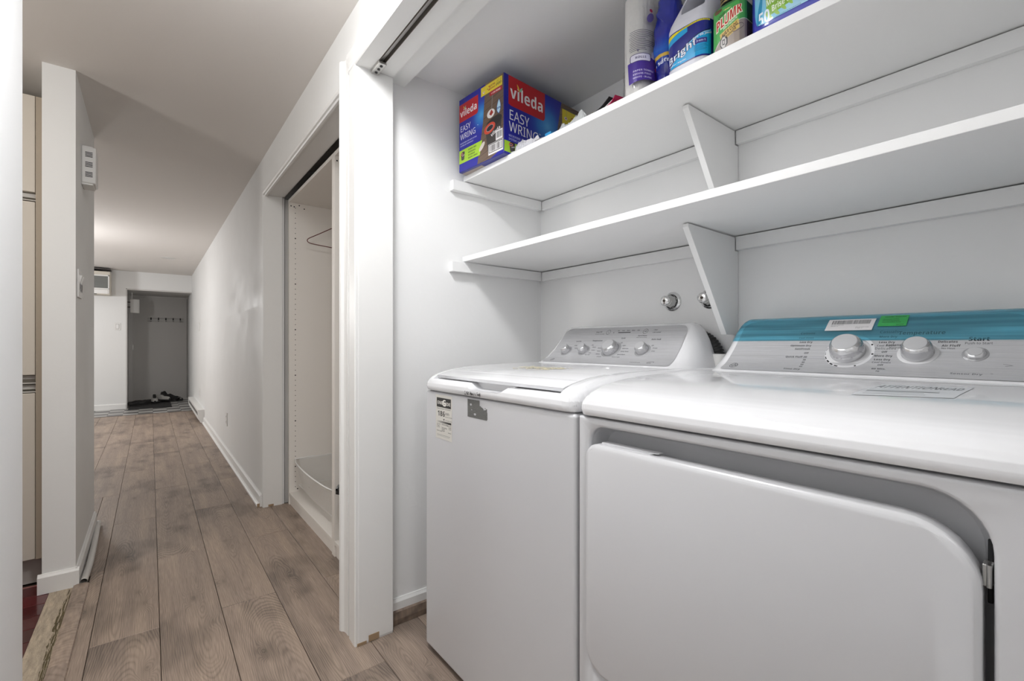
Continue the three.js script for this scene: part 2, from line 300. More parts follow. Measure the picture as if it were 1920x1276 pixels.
// door track with its end bracket, hidden in the head
{
  const t = thing('door_track', 'dark metal sliding door track in the head of the laundry closet opening', 'door track', [0.6, 1.94, -0.66]);
  part('channel', merge([box(0.589, 0.611, 1.947, 1.949, -1.52, 0.19), box(0.589, 0.591, 1.93, 1.947, -1.52, 0.19), box(0.609, 0.611, 1.93, 1.947, -1.52, 0.19)]), M.darkMetal, t);
  const b = part('end_bracket', rbox(0.586, 0.614, 1.921, 1.931, -1.527, -1.455, 0.003), M.steel, t, 'bright steel end bracket with dark screws');
  for (const z of [-1.512, -1.49, -1.468]) part('screw', new THREE.CylinderGeometry(0.0048, 0.0048, 0.003, 14).translate(0.6, 1.9205, z), M.black, b);
}
// baseboards
const base = (p, h = 0.075) => [[0, 0], [p, 0], [p, h - 0.012], [p * 0.55, h - 0.004], [p * 0.4, h], [0, h]];
struct('baseboard_right', merge([
  prism('z', base(0.012).map(([a, b]) => [WX - a, b]), -7.08, -3.215, 0.0004),
  prism('z', [[WX - 0.012, 0], [WX - 0.026, 0], [WX - 0.0245, 0.008], [WX - 0.019, 0.0135], [WX - 0.012, 0.016]], -7.08, -3.215, 0.0004)]), M.trim);
struct('baseboard_far', prism('x', base(0.014, 0.085).map(([a, b]) => [FAR + a, b]), -3.6, -0.30, 0.0004), M.trim);
struct('baseboard_partition', merge([
  prism('z', base(0.012, 0.08).map(([a, b]) => [PX + a, b]), -3.44, -2.632, 0.0004),
  prism('x', base(0.014, 0.078).map(([a, b]) => [-2.64 + a, b]), PX0 - 0.012, PX + 0.012, 0.0004)]), M.trim);
struct('baseboard_laundry', merge([
  prism('x', base(0.012, 0.085).map(([a, b]) => [SIDE + a, b]), WX1, BACK, 0.0004),
  prism('z', base(0.012, 0.085).map(([a, b]) => [BACK - a, b]), SIDE, 0.22, 0.0004)]), M.trim);
struct('trim_9', prism('x', [[SIDE + 0.012, 0.001], [SIDE + 0.027, 0.001], [SIDE + 0.027, 0.02], [SIDE + 0.02, 0.042], [SIDE + 0.012, 0.046]], WX1, BACK, 0.0004), std({ map: oakMats[0].map, roughness: 0.5, color: 0xd9d4d0 }));
// loose quarter round that bows away from the foot of the partition
struct('trim_10', tube([[PX + 0.026, 0.016, -2.62], [PX + 0.03, 0.016, -2.8], [PX + 0.027, 0.016, -3.05], [PX + 0.021, 0.016, -3.3], [PX + 0.018, 0.016, -3.44]], 0.0125, 20, 10), std({ color: lin(0.62, 0.6, 0.57), roughness: 0.5 }));
// chipped, bare patches at the feet of the closet posts
struct('trim_11', merge([
  rbox(WX + 0.035, WX + 0.072, 0.002, 0.024, -1.5285, -1.5265, 0.0008), rbox(WX - 0.004, WX + 0.028, 0.0, 0.01, -1.5285, -1.526, 0.0008),
  rbox(WX + 0.03, WX + 0.06, 0.001, 0.014, -3.184, -3.1815, 0.0008), rbox(WX - 0.027, WX - 0.012, 0.0, 0.022, -3.2152, -3.213, 0.0008)]), M.bareWood);
// ---------------------------------------------------------------- washer and dryer
const spline = (pts, n) => new THREE.SplineCurve(pts.map((p) => new THREE.Vector2(...p))).getPoints(n).map((p) => [p.x, p.y]);
// outward normals of an open (x, y) profile that runs from the front over the top to the back
function normals(P) {
  return P.map((p, i) => { const a = P[Math.max(0, i - 1)], b = P[Math.min(P.length - 1, i + 1)], dx = b[0] - a[0], dy = b[1] - a[1], l = Math.hypot(dx, dy); return [-dy / l, dx / l]; });
}
// a point on the bar that carries profile P along z: rounded off by r towards both ends; off lifts it off the surface
const inset = (z, half, r) => { const e = Math.abs(z) - (half - r); if (e <= 0) return 0; const q = Math.min(e / r, 1); return r * (1 - Math.sqrt(Math.max(0, 1 - q * q))); };
// share of the height left towards the ends, where the cheeks come down to the deck
const fall = (z, half, r) => Math.max(0, 1 - Math.pow(clamp((Math.abs(z) - (half - r)) / r) / 0.8, 2.1));
function barSurface(P, zc, half, r, shrink = 0) {
  const N = normals(P);
  return (s, z, off = 0) => {
    const f = clamp(s) * (P.length - 1), i = Math.min(P.length - 2, Math.floor(f)), t = f - i, e = inset(z, half, r), d = shrink ? off : off - e;
    const nx = lerp(N[i][0], N[i + 1][0], t), ny = lerp(N[i][1], N[i + 1][1], t);
    let x = lerp(P[i][0], P[i + 1][0], t), y = lerp(P[i][1], P[i + 1][1], t);
    if (shrink) y = P[0][1] + (y - P[0][1]) * fall(z, half, r);
    return [x + nx * d, y + ny * d, zc + z];
  };
}
function loftBar(P, zc, half, r, ground, shrink = 0) {
  const S = barSurface(P, zc, half, r, shrink), zs = [];
  for (let k = 0; k <= 10; k++) zs.push(-half + r - r * Math.sin(((10 - k) / 10) * Math.PI / 2));
  for (let k = 1; k < 8; k++) zs.push(lerp(-half + r, half - r, k / 8));
  for (let k = 0; k <= 10; k++) zs.push(half - r + r * Math.sin((k / 10) * Math.PI / 2));
  const m = P.length - 1, pt = (i, j) => { const q = S(i / m, zs[j]); if (i === 0 || i === m) q[1] = P[i][1]; q[1] = Math.max(q[1], ground); return q; };
  const body = grid(m, zs.length - 1, (u, v) => pt(Math.round(u * m), Math.round(v * (zs.length - 1))), true), list = [body];
  // underside and ends
  list.push(grid(1, zs.length - 1, (u, v) => pt(u ? 0 : m, Math.round(v * (zs.length - 1))), true));
  for (const j of [0, zs.length - 1]) {
    const ring = []; for (let i = 0; i <= m; i++) ring.push(pt(i, j));
    const tri = THREE.ShapeUtils.triangulateShape(ring.map((q) => new THREE.Vector2(q[0], q[1])), []), p = [], uv = [];
    for (const f of tri) for (const k of (j ? f : [f[0], f[2], f[1]])) { p.push(...ring[k]); uv.push(ring[k][0], ring[k][1]); }
    const g = new THREE.BufferGeometry(); g.setAttribute('position', new THREE.Float32BufferAttribute(p, 3)); g.setAttribute('uv', new THREE.Float32BufferAttribute(uv, 2)); g.computeVertexNormals();
    list.push(g);
  }
  return merge(list);
}
const FRONT = 0.72;
const COVER = [[0.716, 0.858], ...spline([[0.711, 0.868], [0.7125, 0.881], [0.722, 0.894], [0.745, 0.9075], [0.785, 0.9185], [0.84, 0.927], [0.92, 0.932], [1.05, 0.935], [1.2, 0.937]], 46), [1.34, 0.938], [1.372, 0.934], [1.38, 0.92], [1.38, 0.858]];
const evenly = (P, n) => { const l = [0]; for (let i = 1; i < P.length; i++) l.push(l[i - 1] + Math.hypot(P[i][0] - P[i - 1][0], P[i][1] - P[i - 1][1])); const o = []; let k = 0; for (let i = 0; i <= n; i++) { const w = (l.at(-1) * i) / n; while (k < P.length - 2 && l[k + 1] < w) k++; const t = clamp((w - l[k]) / (l[k + 1] - l[k])); o.push([lerp(P[k][0], P[k + 1][0], t), lerp(P[k][1], P[k + 1][1], t)]); } return o; };
const CONSOLE = evenly([[1.14, 0.92], ...spline([[1.146, 0.931], [1.165, 0.9385], [1.205, 0.958], [1.245, 0.995], [1.275, 1.03], [1.298, 1.058], [1.314, 1.069], [1.336, 1.0725], [1.355, 1.066], [1.362, 1.045]], 54), [1.364, 0.92]], 110);
const CON_R = 0.085, CON_S = 1;
// share of the profile's length list at which y is reached on the front slope
const atY = (P, y) => { for (let i = 1; i < P.length; i++) if (P[i][1] >= y) return (i - 1 + (y - P[i - 1][1]) / (P[i][1] - P[i - 1][1])) / (P.length - 1); return 1; };

// brushed metal panel with its print; the canvas covers 0.54 m x 0.165 m (z along, up the slope)
function panelTex(print) {
  return canvasTex(1536, 470, (c, w, h) => {
    c.fillStyle = '#bdbdbf'; c.fillRect(0, 0, w, h);
    for (let i = 0; i < 2600; i++) { const v = 150 + Math.floor(90 * hash(i, 5)), y = hash(i, 6) * h, x = hash(i, 7) * w, l = 60 + 500 * hash(i, 8); c.fillStyle = `rgba(${v},${v},${v + 2},0.16)`; c.fillRect(x - l / 2, y, l, 1 + 1.6 * hash(i, 9)); }
    for (let i = 0; i < 90; i++) { c.fillStyle = `rgba(90,90,95,${0.08 + 0.12 * hash(i, 15)})`; c.fillRect(hash(i, 17) * w - 150, hash(i, 16) * h, 120 + 400 * hash(i, 18), 1.2); }
    print(c, w, h);
  });
}
const txt = (c, s, x, y, size, col = '#2b2b2e', align = 'center', bold = true) => { c.fillStyle = col; c.textAlign = align; c.font = `${bold ? 'bold ' : ''}${size}px sans-serif`; c.fillText(s, x, y); };
// round monogram in a ring, as printed at the lower left of each panel
function monogram(c, x, y, r) {
  c.strokeStyle = '#2a2a2d'; c.lineWidth = r * 0.13; c.beginPath(); c.arc(x, y, r, 0, 7); c.stroke();
  c.lineWidth = r * 0.1; for (let k = 0; k < 4; k++) { c.beginPath(); c.arc(x + r * 0.66 * Math.cos(k * 1.57), y + r * 0.66 * Math.sin(k * 1.57), r * 0.2, k * 1.57, k * 1.57 + 4); c.stroke(); }
  c.save(); c.font = `italic bold ${r * 1.05}px serif`; c.textAlign = 'center'; c.fillStyle = '#2a2a2d'; c.fillText('GE', x, y + r * 0.36); c.restore();
}
function washDial(c, x, y, R, labels) { labels.forEach(([a, s]) => { const t = a * Math.PI / 180; txt(c, s, x + R * Math.sin(t) + (Math.sin(t) > 0 ? 6 : -6), y - R * 0.82 * Math.cos(t) + 5, 16, '#3a3a3d', Math.sin(t) > 0.05 ? 'left' : Math.sin(t) < -0.05 ? 'right' : 'center'); }); }
const X2 = (z) => (z / 0.54 + 0.5) * 1536;      // metres along the panel -> canvas
const washerPrint = panelTex((c, w, h) => {
  const ky = 270;
  txt(c, 'Load Size', X2(-0.165), 170, 17); washDial(c, X2(-0.197), ky, 88, [[40, 'Large'], [75, 'Super'], [10, '']]);
  txt(c, 'Temperature', X2(-0.075), 165, 21); washDial(c, X2(-0.11), ky, 88, [[35, 'Hot'], [62, 'Warm'], [92, 'Colors'], [122, 'Cool'], [150, 'Tap Cold']]);
  txt(c, 'Cycle', X2(0.035), 138, 20); washDial(c, X2(0.012), ky, 118, [[28, 'Off'], [55, 'Light'], [78, 'Delicates'], [98, 'Bulky Items'], [122, 'Speed Wash'], [150, 'Drain & Spin'], [-150, 'Casuals'], [-122, 'Whites'], [-98, 'Heavy'], [-76, 'Medium'], [-52, 'Light']]);
  txt(c, 'Auto Soak', X2(0.168), 155, 21); washDial(c, X2(0.14), ky, 88, [[40, 'Off'], [68, '15 min'], [95, '2 hrs']]);
  txt(c, 'Deep Fill', X2(-0.075), 62, 19, '#333', 'right'); txt(c, 'Press for more water', X2(-0.06), 84, 13, '#444', 'right', false);
  for (const x of [-0.045, 0.112]) { c.strokeStyle = '#333'; c.lineWidth = 3; c.beginPath(); c.arc(X2(x), 60, 25, 0, 7); c.stroke(); }
  txt(c, '(', X2(-0.045), 68, 22); txt(c, 'off', X2(0.112), 66, 17);
  c.fillStyle = '#444'; c.fillRect(X2(0.0), 62, 150, 9); ['Fill', 'Soak', 'Wash', 'Rinse', 'Spin'].forEach((s, i) => txt(c, s, X2(-0.002 + i * 0.021), 50, 14));
  c.beginPath(); c.arc(X2(-0.02), 66, 5, 0, 7); c.fill();
  txt(c, '• Start', X2(0.14), 52, 16, '#333', 'left'); txt(c, '• Lid Locked', X2(0.14), 78, 16, '#333', 'left'); txt(c, 'Start/Pause', X2(0.108), 112, 18); txt(c, 'Hold 3 sec to cancel', X2(0.108), 130, 13, '#444', 'center', false);
  monogram(c, X2(-0.228), 425, 22);
  txt(c, 'PreciseFill with', X2(0.165), 430, 15, '#333', 'right'); c.save(); c.strokeStyle = '#222'; c.lineWidth = 4; c.beginPath(); c.ellipse(X2(0.2), 418, 34, 10, -0.15, 3.4, 6.6); c.stroke(); txt(c, 'auto', X2(0.197), 434, 20, '#222'); c.restore();
});
const dryerPrint = panelTex((c, w, h) => {
  const k = X2(-0.005);
  const col = (x, list, align) => list.forEach(([s, y, size, cl]) => txt(c, s, x, y, size ?? 20, cl ?? '#2c2c2f', align));
  col(X2(-0.085), [['Cottons', 120, 24, '#5b5f66'], ['Cool Down', 155, 18, '#55585e'], ['Less Dry', 190, 20], ['Optimum Dry', 218, 20], ['SaniFresh', 246, 20], ['Off', 280, 18], ['Quick Fluff 20', 314, 20], ['30', 338, 17], ['40', 360, 17], ['50', 382, 17], ['60', 404, 17], ['Time Dry', 440, 24]], 'right');
  col(X2(0.058), [['Casuals', 120, 26, '#5b6068'], ['More Dry', 152, 20], ['Less Dry', 192, 20], ['Cool Down', 216, 18, '#5a5a5e'], ['Delicates', 240, 24, '#7d7d80'], ['Off', 264, 18], ['More Dry', 294, 20], ['Less Dry', 322, 20], ['Cool Down', 344, 18, '#66666a'], ['Off', 366, 18], ['60 Min.', 402, 20], ['70', 428, 18]], 'center');
  c.strokeStyle = '#e4e4e6'; c.lineWidth = 18; c.beginPath(); c.arc(k, 262, 122, 0, 7); c.stroke();
  c.strokeStyle = '#222'; c.lineWidth = 9; for (let i = 0; i < 6; i++) { c.beginPath(); c.arc(k, 262, 124, 1.85 + i * 0.27, 2.02 + i * 0.27); c.stroke(); }
  c.fillStyle = '#222'; for (const a of [0.1, 1.1, 3.6, -0.5]) { c.beginPath(); c.arc(k + 124 * Math.cos(a), 262 + 124 * Math.sin(a), 5.5, 0, 7); c.fill(); }
  c.fillStyle = '#e9e9eb'; c.beginPath(); c.arc(X2(0.114), 262, 76, 0, 7); c.fill();
  txt(c, 'Temperature', X2(0.112), 132, 34); txt(c, 'Delicates', X2(0.155), 190, 19); txt(c, 'Cottons', X2(0.083), 212, 19, '#333', 'right'); txt(c, 'Normal', X2(0.083), 230, 16, '#444', 'right', false);
  txt(c, 'Air Fluff', X2(0.147), 216, 20, '#333', 'left'); txt(c, 'No Heat', X2(0.147), 234, 16, '#444', 'left', false);
  txt(c, 'Start', X2(0.199), 178, 36); txt(c, 'Push to Start', X2(0.199), 200, 19, '#3a3a3a', 'center', false);
  txt(c, 'Sensor Dry', X2(0.19), 424, 24, '#6c6c70'); txt(c, '™', X2(0.223), 414, 14, '#6c6c70');
  monogram(c, X2(-0.243), 412, 27);
  c.strokeStyle = '#77777a'; c.lineWidth = 2; c.beginPath(); c.moveTo(X2(0.235), 330); c.lineTo(X2(0.247), 338); c.lineTo(X2(0.238), 345); c.stroke();
});
const panelMat = (t) => std({ map: t, roughness: 0.42, metalness: 0.35 });

// console: white housing, brushed panel with rounded upper corners, knobs standing on it
function buildConsole(root, zc, print) {
  part('console', toCreasedNormals(loftBar(CONSOLE, zc, 0.343, CON_R, 0.92, CON_S), 0.8), M.plastic, root);
  const S = barSurface(CONSOLE, zc, 0.343, CON_R, CON_S), s0 = atY(CONSOLE, 0.9405), s1 = atY(CONSOLE, 1.064), r = 0.028, len = 0.184;
  const half = (v) => { const y = v * len, q = y > len - r ? (y - (len - r)) / r : y < 0.012 ? (0.012 - y) / 0.012 : 0, rr = y < 0.012 ? 0.012 : r; return 0.272 - 0.01 * v - rr * (1 - Math.sqrt(Math.max(0, 1 - q * q))); };
  const nv = 48;
  const g = grid(20, nv, (u, v) => S(lerp(s0, s1, v), lerp(-half(v), half(v), u), 0.0012));
  const uv = g.attributes.uv, p = g.attributes.position;
  for (let i = 0; i < uv.count; i++) uv.setX(i, (p.getZ(i) - zc) / 0.54 + 0.5);
  flipWinding(g);
  part('control_panel', g, panelMat(print), root, 'brushed grey metal control panel with printed dials');
  return S;
}
function knobOn(root, S, z, y, R, H, name = 'knob', mat = M.knob, ringMat = std({ color: lin(0.36, 0.36, 0.37), roughness: 0.4, metalness: 0.4 })) {
  const s = atY(CONSOLE, y), a = S(s, z), b = S(s, z, 0.05), n = [b[0] - a[0], b[1] - a[1], 0], l = Math.hypot(...n);
  const d = [n[0] / l, n[1] / l, 0], at = [a[0] + d[0] * 0.001, a[1] + d[1] * 0.001, a[2]];
  const ring = part('knob_ring', lathe([[R * 1.02, 0], [R * 1.3, 0], [R * 1.3, 0.001], [R * 1.24, 0.0016], [R * 1.02, 0.0016]], at, d, 40), ringMat, root);
  const k = part(name, lathe([[0, 0], [R * 1.02, 0], [R * 1.05, H * 0.12], [R, H * 0.5], [R * 0.98, H * 0.56], [R * 0.99, H * 0.6], [R * 0.93, H * 0.78], [R * 0.84, H * 0.93], [R * 0.78, H * 0.985], [R * 0.74, H], [0, H * 1.0]], at, d, 40), mat, root);
  const cap = part('cap', lathe([[0, 0], [R * 0.74, 0], [R * 0.72, 0.0009], [0, 0.0012]], at.map((v, i) => v + d[i] * (H + 0.0001)), d, 36), std({ color: lin(0.56, 0.56, 0.57), roughness: 0.5, metalness: 0.6 }), k);
  return ring, cap, k;
}
const csg = new Evaluator();
function cut(a, b) {
  const A = new Brush(a), B = new Brush(b); A.updateMatrixWorld(); B.updateMatrixWorld();
  const r = csg.evaluate(A, B, SUBTRACTION);
  return toCreasedNormals(r.geometry, 0.75);
}
const flatPlate = (w, h) => new THREE.PlaneGeometry(w, h);                 // faces +z, turned to -x below
const onFront = (z, y, w, h, x) => flatPlate(w, h).rotateY(-Math.PI / 2).translate(x, y, z);

{ // ---- washer
  const zc = -1.044, w = thing('washing_machine', 'white top-loading washing machine with a grey control panel and energy label on its front', 'washing machine', [1.05, 0, zc]);
  part('cabinet', merge([rbox(FRONT, 1.38, 0.018, 0.8535, zc - 0.343, zc + 0.343, 0.009, 4), box(FRONT + 0.012, 1.37, 0.848, 0.86, zc - 0.33, zc + 0.33)]), M.appliance, w);
  for (const [x, z] of [[0.77, -0.3], [0.77, 0.3], [1.33, -0.3], [1.33, 0.3]]) part('foot', new THREE.CylinderGeometry(0.02, 0.024, 0.02, 16).translate(x, 0.01, zc + z), M.rubber, w);
  // cover with a pocket for the lid and the grip scooped out of its front
  const i0 = COVER.findIndex((p) => p[1] > 0.9025), N = normals(COVER), low = [], up = [];
  for (let i = i0; i < COVER.length; i++) { if (COVER[i][0] > 1.155 || COVER[i][1] < 0.89) break; low.push([COVER[i][0] - N[i][0] * 0.013, COVER[i][1] - N[i][1] * 0.013]); up.push(COVER[i]); }
  const pocket = new THREE.ExtrudeGeometry(new THREE.Shape([...low.map((p) => new THREE.Vector2(...p)), new THREE.Vector2(1.16, 0.918), new THREE.Vector2(1.16, 1.0), new THREE.Vector2(0.68, 1.0), new THREE.Vector2(0.68, low[0][1])]), { depth: 0.588, bevelEnabled: false }).translate(0, 0, zc - 0.294);
  let cover = loftBar(COVER, zc, 0.343, 0.034, 0.858);
  cover = cut(cover, pocket);
  const grip = prism('x', [[zc - 0.118, 0.93], [zc - 0.105, 0.903], [zc - 0.07, 0.88], [zc - 0.055, 0.8765], [zc + 0.07, 0.8765], [zc + 0.084, 0.88], [zc + 0.122, 0.903], [zc + 0.135, 0.93]], 0.69, 0.758, 0.004);
  cover = cut(cover, grip);
  part('top_cover', cover, M.plastic, w);
  // lid: follows the cover and overhangs it a little in front
  const lidUp = up.map(([x, y], i) => [x - 0.006 * Math.max(0, 1 - i / 6), y + 0.0015]), lidLow = up.map(([x, y], i) => [x + N[i0 + i][0] * -0.009 - 0.004 * Math.max(0, 1 - i / 6), y - N[i0 + i][1] * 0.0085]).reverse();
  const lid = part('lid', toCreasedNormals(new THREE.ExtrudeGeometry(new THREE.Shape([...lidUp, [1.156, 0.936], [1.156, 0.925], ...lidLow].map((p) => new THREE.Vector2(...p))), { depth: 0.572, bevelEnabled: true, bevelSize: 0.0035, bevelOffset: -0.0035, bevelThickness: 0.0045, bevelSegments: 4 }).translate(0, 0, zc - 0.286), 0.6), M.plastic, w);
  const S = buildConsole(w, zc, washerPrint);
  knobOn(w, S, -0.197, 0.979, 0.0185, 0.024); knobOn(w, S, -0.11, 0.981, 0.0185, 0.024); knobOn(w, S, 0.012, 0.985, 0.029, 0.028); knobOn(w, S, 0.14, 0.984, 0.021, 0.025);
  // energy label and the torn grey sticker on the front
  const ener = canvasTex(300, 520, (c, W, H) => {
    c.fillStyle = '#dcd9d2'; c.fillRect(0, 0, W, H); c.fillStyle = '#3a3936'; c.fillRect(18, 34, 264, 112);
    txt(c, 'ENER', 30, 112, 54, '#e8e5de', 'left'); txt(c, 'UIDE', 272, 116, 52, '#e8e5de', 'right'); txt(c, 'G', 158, 128, 104, '#f2efe8');
    txt(c, 'Energy consumption / Consommation', 150, 166, 14, '#4a4946'); txt(c, '186', 34, 250, 84, '#32312e', 'left'); txt(c, 'kWh', 176, 228, 40, '#45443f', 'left', false); txt(c, 'per year / par année', 176, 252, 13, '#4a4946', 'left');
    c.fillStyle = '#32312e'; c.beginPath(); c.moveTo(140, 278); c.lineTo(168, 278); c.lineTo(154, 300); c.fill(); txt(c, 'This model / Ce modèle', 180, 294, 13, '#4a4946', 'left');
    const g = c.createLinearGradient(14, 0, 286, 0); g.addColorStop(0, '#dcd9d2'); g.addColorStop(1, '#2b2a28'); c.fillStyle = g; c.fillRect(14, 306, 272, 24);
    [['Uses least', 'energy /', 'le moins'], ['TYPE OF MODEL', '', 'Top loading', 'clothes', 'washer'], ['Uses most', 'energy', 'le plus']].forEach((l, k) => l.forEach((s, i) => txt(c, s, [20, 112, 284][k], 352 + i * 18, k === 1 ? 17 : 14, '#45443f', ['left', 'left', 'right'][k])));
    txt(c, 'Model number', 20, 432, 14, '#45443f', 'left'); txt(c, 'Numéro', 284, 432, 14, '#45443f', 'right'); c.fillStyle = '#55544f'; c.fillRect(26, 470, 240, 3); c.fillRect(26, 484, 230, 2);
  });
  part('energy_label', onFront(-1.266, 0.777, 0.1, 0.138, FRONT - 0.0006), std({ map: ener, roughness: 0.6 }), w, 'pale energy label printed in dark grey');
  const torn = (W, H, seedN, fn) => dataTex(W, H, fn);
  const grey = torn(128, 96, 1, (x, y) => { const n = noise(x * 1.3, y * 1.3), e = fbm(x / 9, y / 9, 3), u = x / 128, v = y / 96; const gone = (u > 0.58 && v > 0.62 + 0.3 * (e - 0.3) - 0.35 * (u - 0.6)) || u > 0.97 - 0.06 * e || (Math.hypot(u - 0.16, (v - 0.7) * 0.7) < 0.045) || (Math.hypot(u - 0.36, (v - 0.2) * 0.9) < 0.055) || (Math.hypot(u - 0.2, v - 0.42) < 0.03); const c = 108 + 60 * (n - 0.5); return [c, c, c - 3, gone ? 0 : 255]; });
  part('sticker_residue', onFront(-1.076, 0.823, 0.105, 0.051, FRONT - 0.0006), std({ map: grey, alphaTest: 0.5, roughness: 0.7 }), w, 'torn grey sticker remnant');
  const marks = torn(192, 48, 2, (x, y) => { const u = x / 192, v = y / 48, k = fbm(x / 6, y / 5, 3), on = k > 0.47 + 0.5 * Math.abs(v - 0.42) && u > 0.03 && u < 0.97; return [40, 38, 36, on ? 255 : 0]; });
  part('sticker_residue', onFront(-1.09, 0.8665, 0.085, 0.014, 0.7103), std({ map: marks, alphaTest: 0.5, roughness: 0.7 }), w, 'dark shreds of a removed sticker');
  // yellowed glue left on the lid
  const glue = torn(256, 96, 3, (x, y) => { const u = x / 256, v = y / 96, k = fbm(x / 14, y / 5, 4), on = k > 0.36 + 0.6 * Math.abs(v - 0.5) + 0.12 * Math.abs(u - 0.5); return [206, 198, 172, on ? 255 : 0]; });
  part('glue_residue', grid(12, 4, (u, v) => { const x = lerp(0.87, 0.98, v), i = COVER.findIndex((p, q) => q > 8 && p[0] >= x), a = COVER[i - 1], b = COVER[i]; return [x, lerp(a[1], b[1], (x - a[0]) / (b[0] - a[0])) + 0.0024, lerp(-1.13, -0.95, u)]; }, false), std({ map: glue, alphaTest: 0.5, roughness: 0.8 }), lid, 'yellowed glue remains of a peeled sticker');
}
{ // ---- dryer
  const zc = -0.348, d = thing('clothes_dryer', 'white front-loading clothes dryer with blue film on its control panel and a wide square door', 'clothes dryer', [1.05, 0, zc]);
  const rr = (z0, z1, y0, y1, r) => { const o = [], c = [[z1 - r[0], y1 - r[0], r[0], 0], [z0 + r[1], y1 - r[1], r[1], 90], [z0 + r[2], y0 + r[2], r[2], 180], [z1 - r[3], y0 + r[3], r[3], 270]]; for (const [z, y, q, a] of c) for (let i = 0; i <= 8; i++) { const t = (a + i * 11.25) * Math.PI / 180; o.push([z + q * Math.cos(t), y + q * Math.sin(t)]); } return o; };
  const hole = rr(-0.662, -0.074, 0.338, 0.836, [0.062, 0.036, 0.05, 0.05]);
  // front panel with the door opening, sides and back
  const sh = new THREE.Shape([[zc - 0.343, 0.02], [zc + 0.343, 0.02], [zc + 0.343, 0.853], [zc - 0.343, 0.853]].map((p) => new THREE.Vector2(...p)));
  sh.holes.push(new THREE.Path(hole.slice().reverse().map((p) => new THREE.Vector2(...p))));
  const fp = new THREE.ExtrudeGeometry(sh, { depth: 0.008, bevelEnabled: true, bevelSize: 0.006, bevelOffset: -0.006, bevelThickness: 0.006, bevelSegments: 4 });
  fp.applyMatrix4(new THREE.Matrix4().set(0, 0, 1, 0, 0, 1, 0, 0, 1, 0, 0, 0, 0, 0, 0, 1)); flipWinding(fp); fp.translate(FRONT + 0.006, 0, 0);
  part('cabinet', merge([toCreasedNormals(metreUV(fp), 0.6), box(FRONT + 0.012, 1.38, 0.02, 0.851, zc - 0.343, zc - 0.335), box(FRONT + 0.012, 1.38, 0.02, 0.851, zc + 0.335, zc + 0.343), box(1.372, 1.38, 0.02, 0.851, zc - 0.343, zc + 0.343), box(FRONT + 0.02, 1.37, 0.85, 0.86, zc - 0.33, zc + 0.33), box(FRONT + 0.02, 1.37, 0.02, 0.03, zc - 0.33, zc + 0.33)]), M.appliance, d);
  for (const [x, z] of [[0.77, -0.3], [0.77, 0.3], [1.33, -0.3], [1.33, 0.3]]) part('foot', new THREE.CylinderGeometry(0.02, 0.024, 0.021, 16).translate(x, 0.0105, zc + z), M.rubber, d);
  // dished surround behind the door
  const cz = (-0.662 - 0.074) / 2, cy = (0.338 + 0.836) / 2, steps = [[0, 0.734], [0.0005, 0.742], [0.004, 0.756], [0.011, 0.766], [0.02, 0.77], [0.2, 0.771]];
  const n = hole.length;
  const ringAt = (k, i) => { const [z, y] = hole[i % n], s = steps[k][0], dz = z - cz, dy = y - cy; return [steps[k][1], cy + dy * (1 - s / 0.249), cz + dz * (1 - s / 0.293)]; };
  part('door_surround', toCreasedNormals(grid(n, steps.length - 1, (u, v) => ringAt(Math.round(v * (steps.length - 1)), Math.round(u * n))), 0.5), M.appliance, d);
  part('surround_panel', box(0.772, 0.776, 0.345, 0.83, -0.655, -0.083), M.appliance, d);
  // door slab, rounded, a little proud; finger lip along the left end of its top edge
  const slab = rr(-0.668, -0.0825, 0.334, 0.801, [0.07, 0.032, 0.05, 0.05]);
  const dg = new THREE.ExtrudeGeometry(new THREE.Shape(slab.map((p) => new THREE.Vector2(...p))), { depth: 0.02, bevelEnabled: true, bevelSize: 0.008, bevelOffset: -0.008, bevelThickness: 0.008, bevelSegments: 6 });
  dg.applyMatrix4(new THREE.Matrix4().set(0, 0, 1, 0, 0, 1, 0, 0, 1, 0, 0, 0, 0, 0, 0, 1)); flipWinding(dg); dg.translate(0.7135 + 0.008, 0, 0);
  const door = part('door', toCreasedNormals(metreUV(dg), 0.7), M.appliance, d);
  part('finger_lip', prism('x', [[-0.633, 0.800], [-0.52, 0.800], [-0.508, 0.8035], [-0.5, 0.8045], [-0.633, 0.8045]], 0.727, 0.747, 0.0012), M.appliance, door);
  for (const y of [0.748, 0.42]) {
    const h = part('hinge', merge([rbox(0.732, 0.748, y - 0.0125, y + 0.0125, -0.0845, -0.0762, 0.0015), bar([0.732, y - 0.0125, -0.0785], [0.732, y + 0.0125, -0.0785], 0.0025, 12)]), M.steel, d, 'bright steel door hinge');
    part('hinge_plate', rbox(0.748, 0.753, y - 0.036, y + 0.036, -0.0815, -0.0772, 0.001), M.black, h);
  }
  part('top_cover', toCreasedNormals(loftBar(COVER, zc, 0.343, 0.03, 0.858), 0.75), M.plastic, d);
  const S = buildConsole(d, zc, dryerPrint);
  const pale = std({ color: lin(0.66, 0.66, 0.67), roughness: 0.4 });
  knobOn(d, S, -0.007, 0.986, 0.0325, 0.034, 'knob', M.knob, pale); knobOn(d, S, 0.113, 0.986, 0.0255, 0.029, 'knob', M.knob, pale);
  knobOn(d, S, 0.197, 0.985, 0.0145, 0.008, 'start_button', std({ color: lin(0.52, 0.52, 0.53), roughness: 0.4, metalness: 0.4 }));
  // blue protective film over the upper half of the console
  const s1 = 0.9, s0 = (z) => { const y = 0.92 + 0.0925 / Math.max(fall(z, 0.343, CON_R), 0.01); return y < 1.071 ? Math.min(atY(CONSOLE, y), s1) : s1; };
  const film = flipWinding(grid(60, 26, (u, v) => { const z = 0.312 * Math.sin((u - 0.5) * Math.PI), s = lerp(s0(z), s1, v); return S(s, z, 0.0024 + 0.0006 * fbm(u * 30, v * 12, 2)); }));
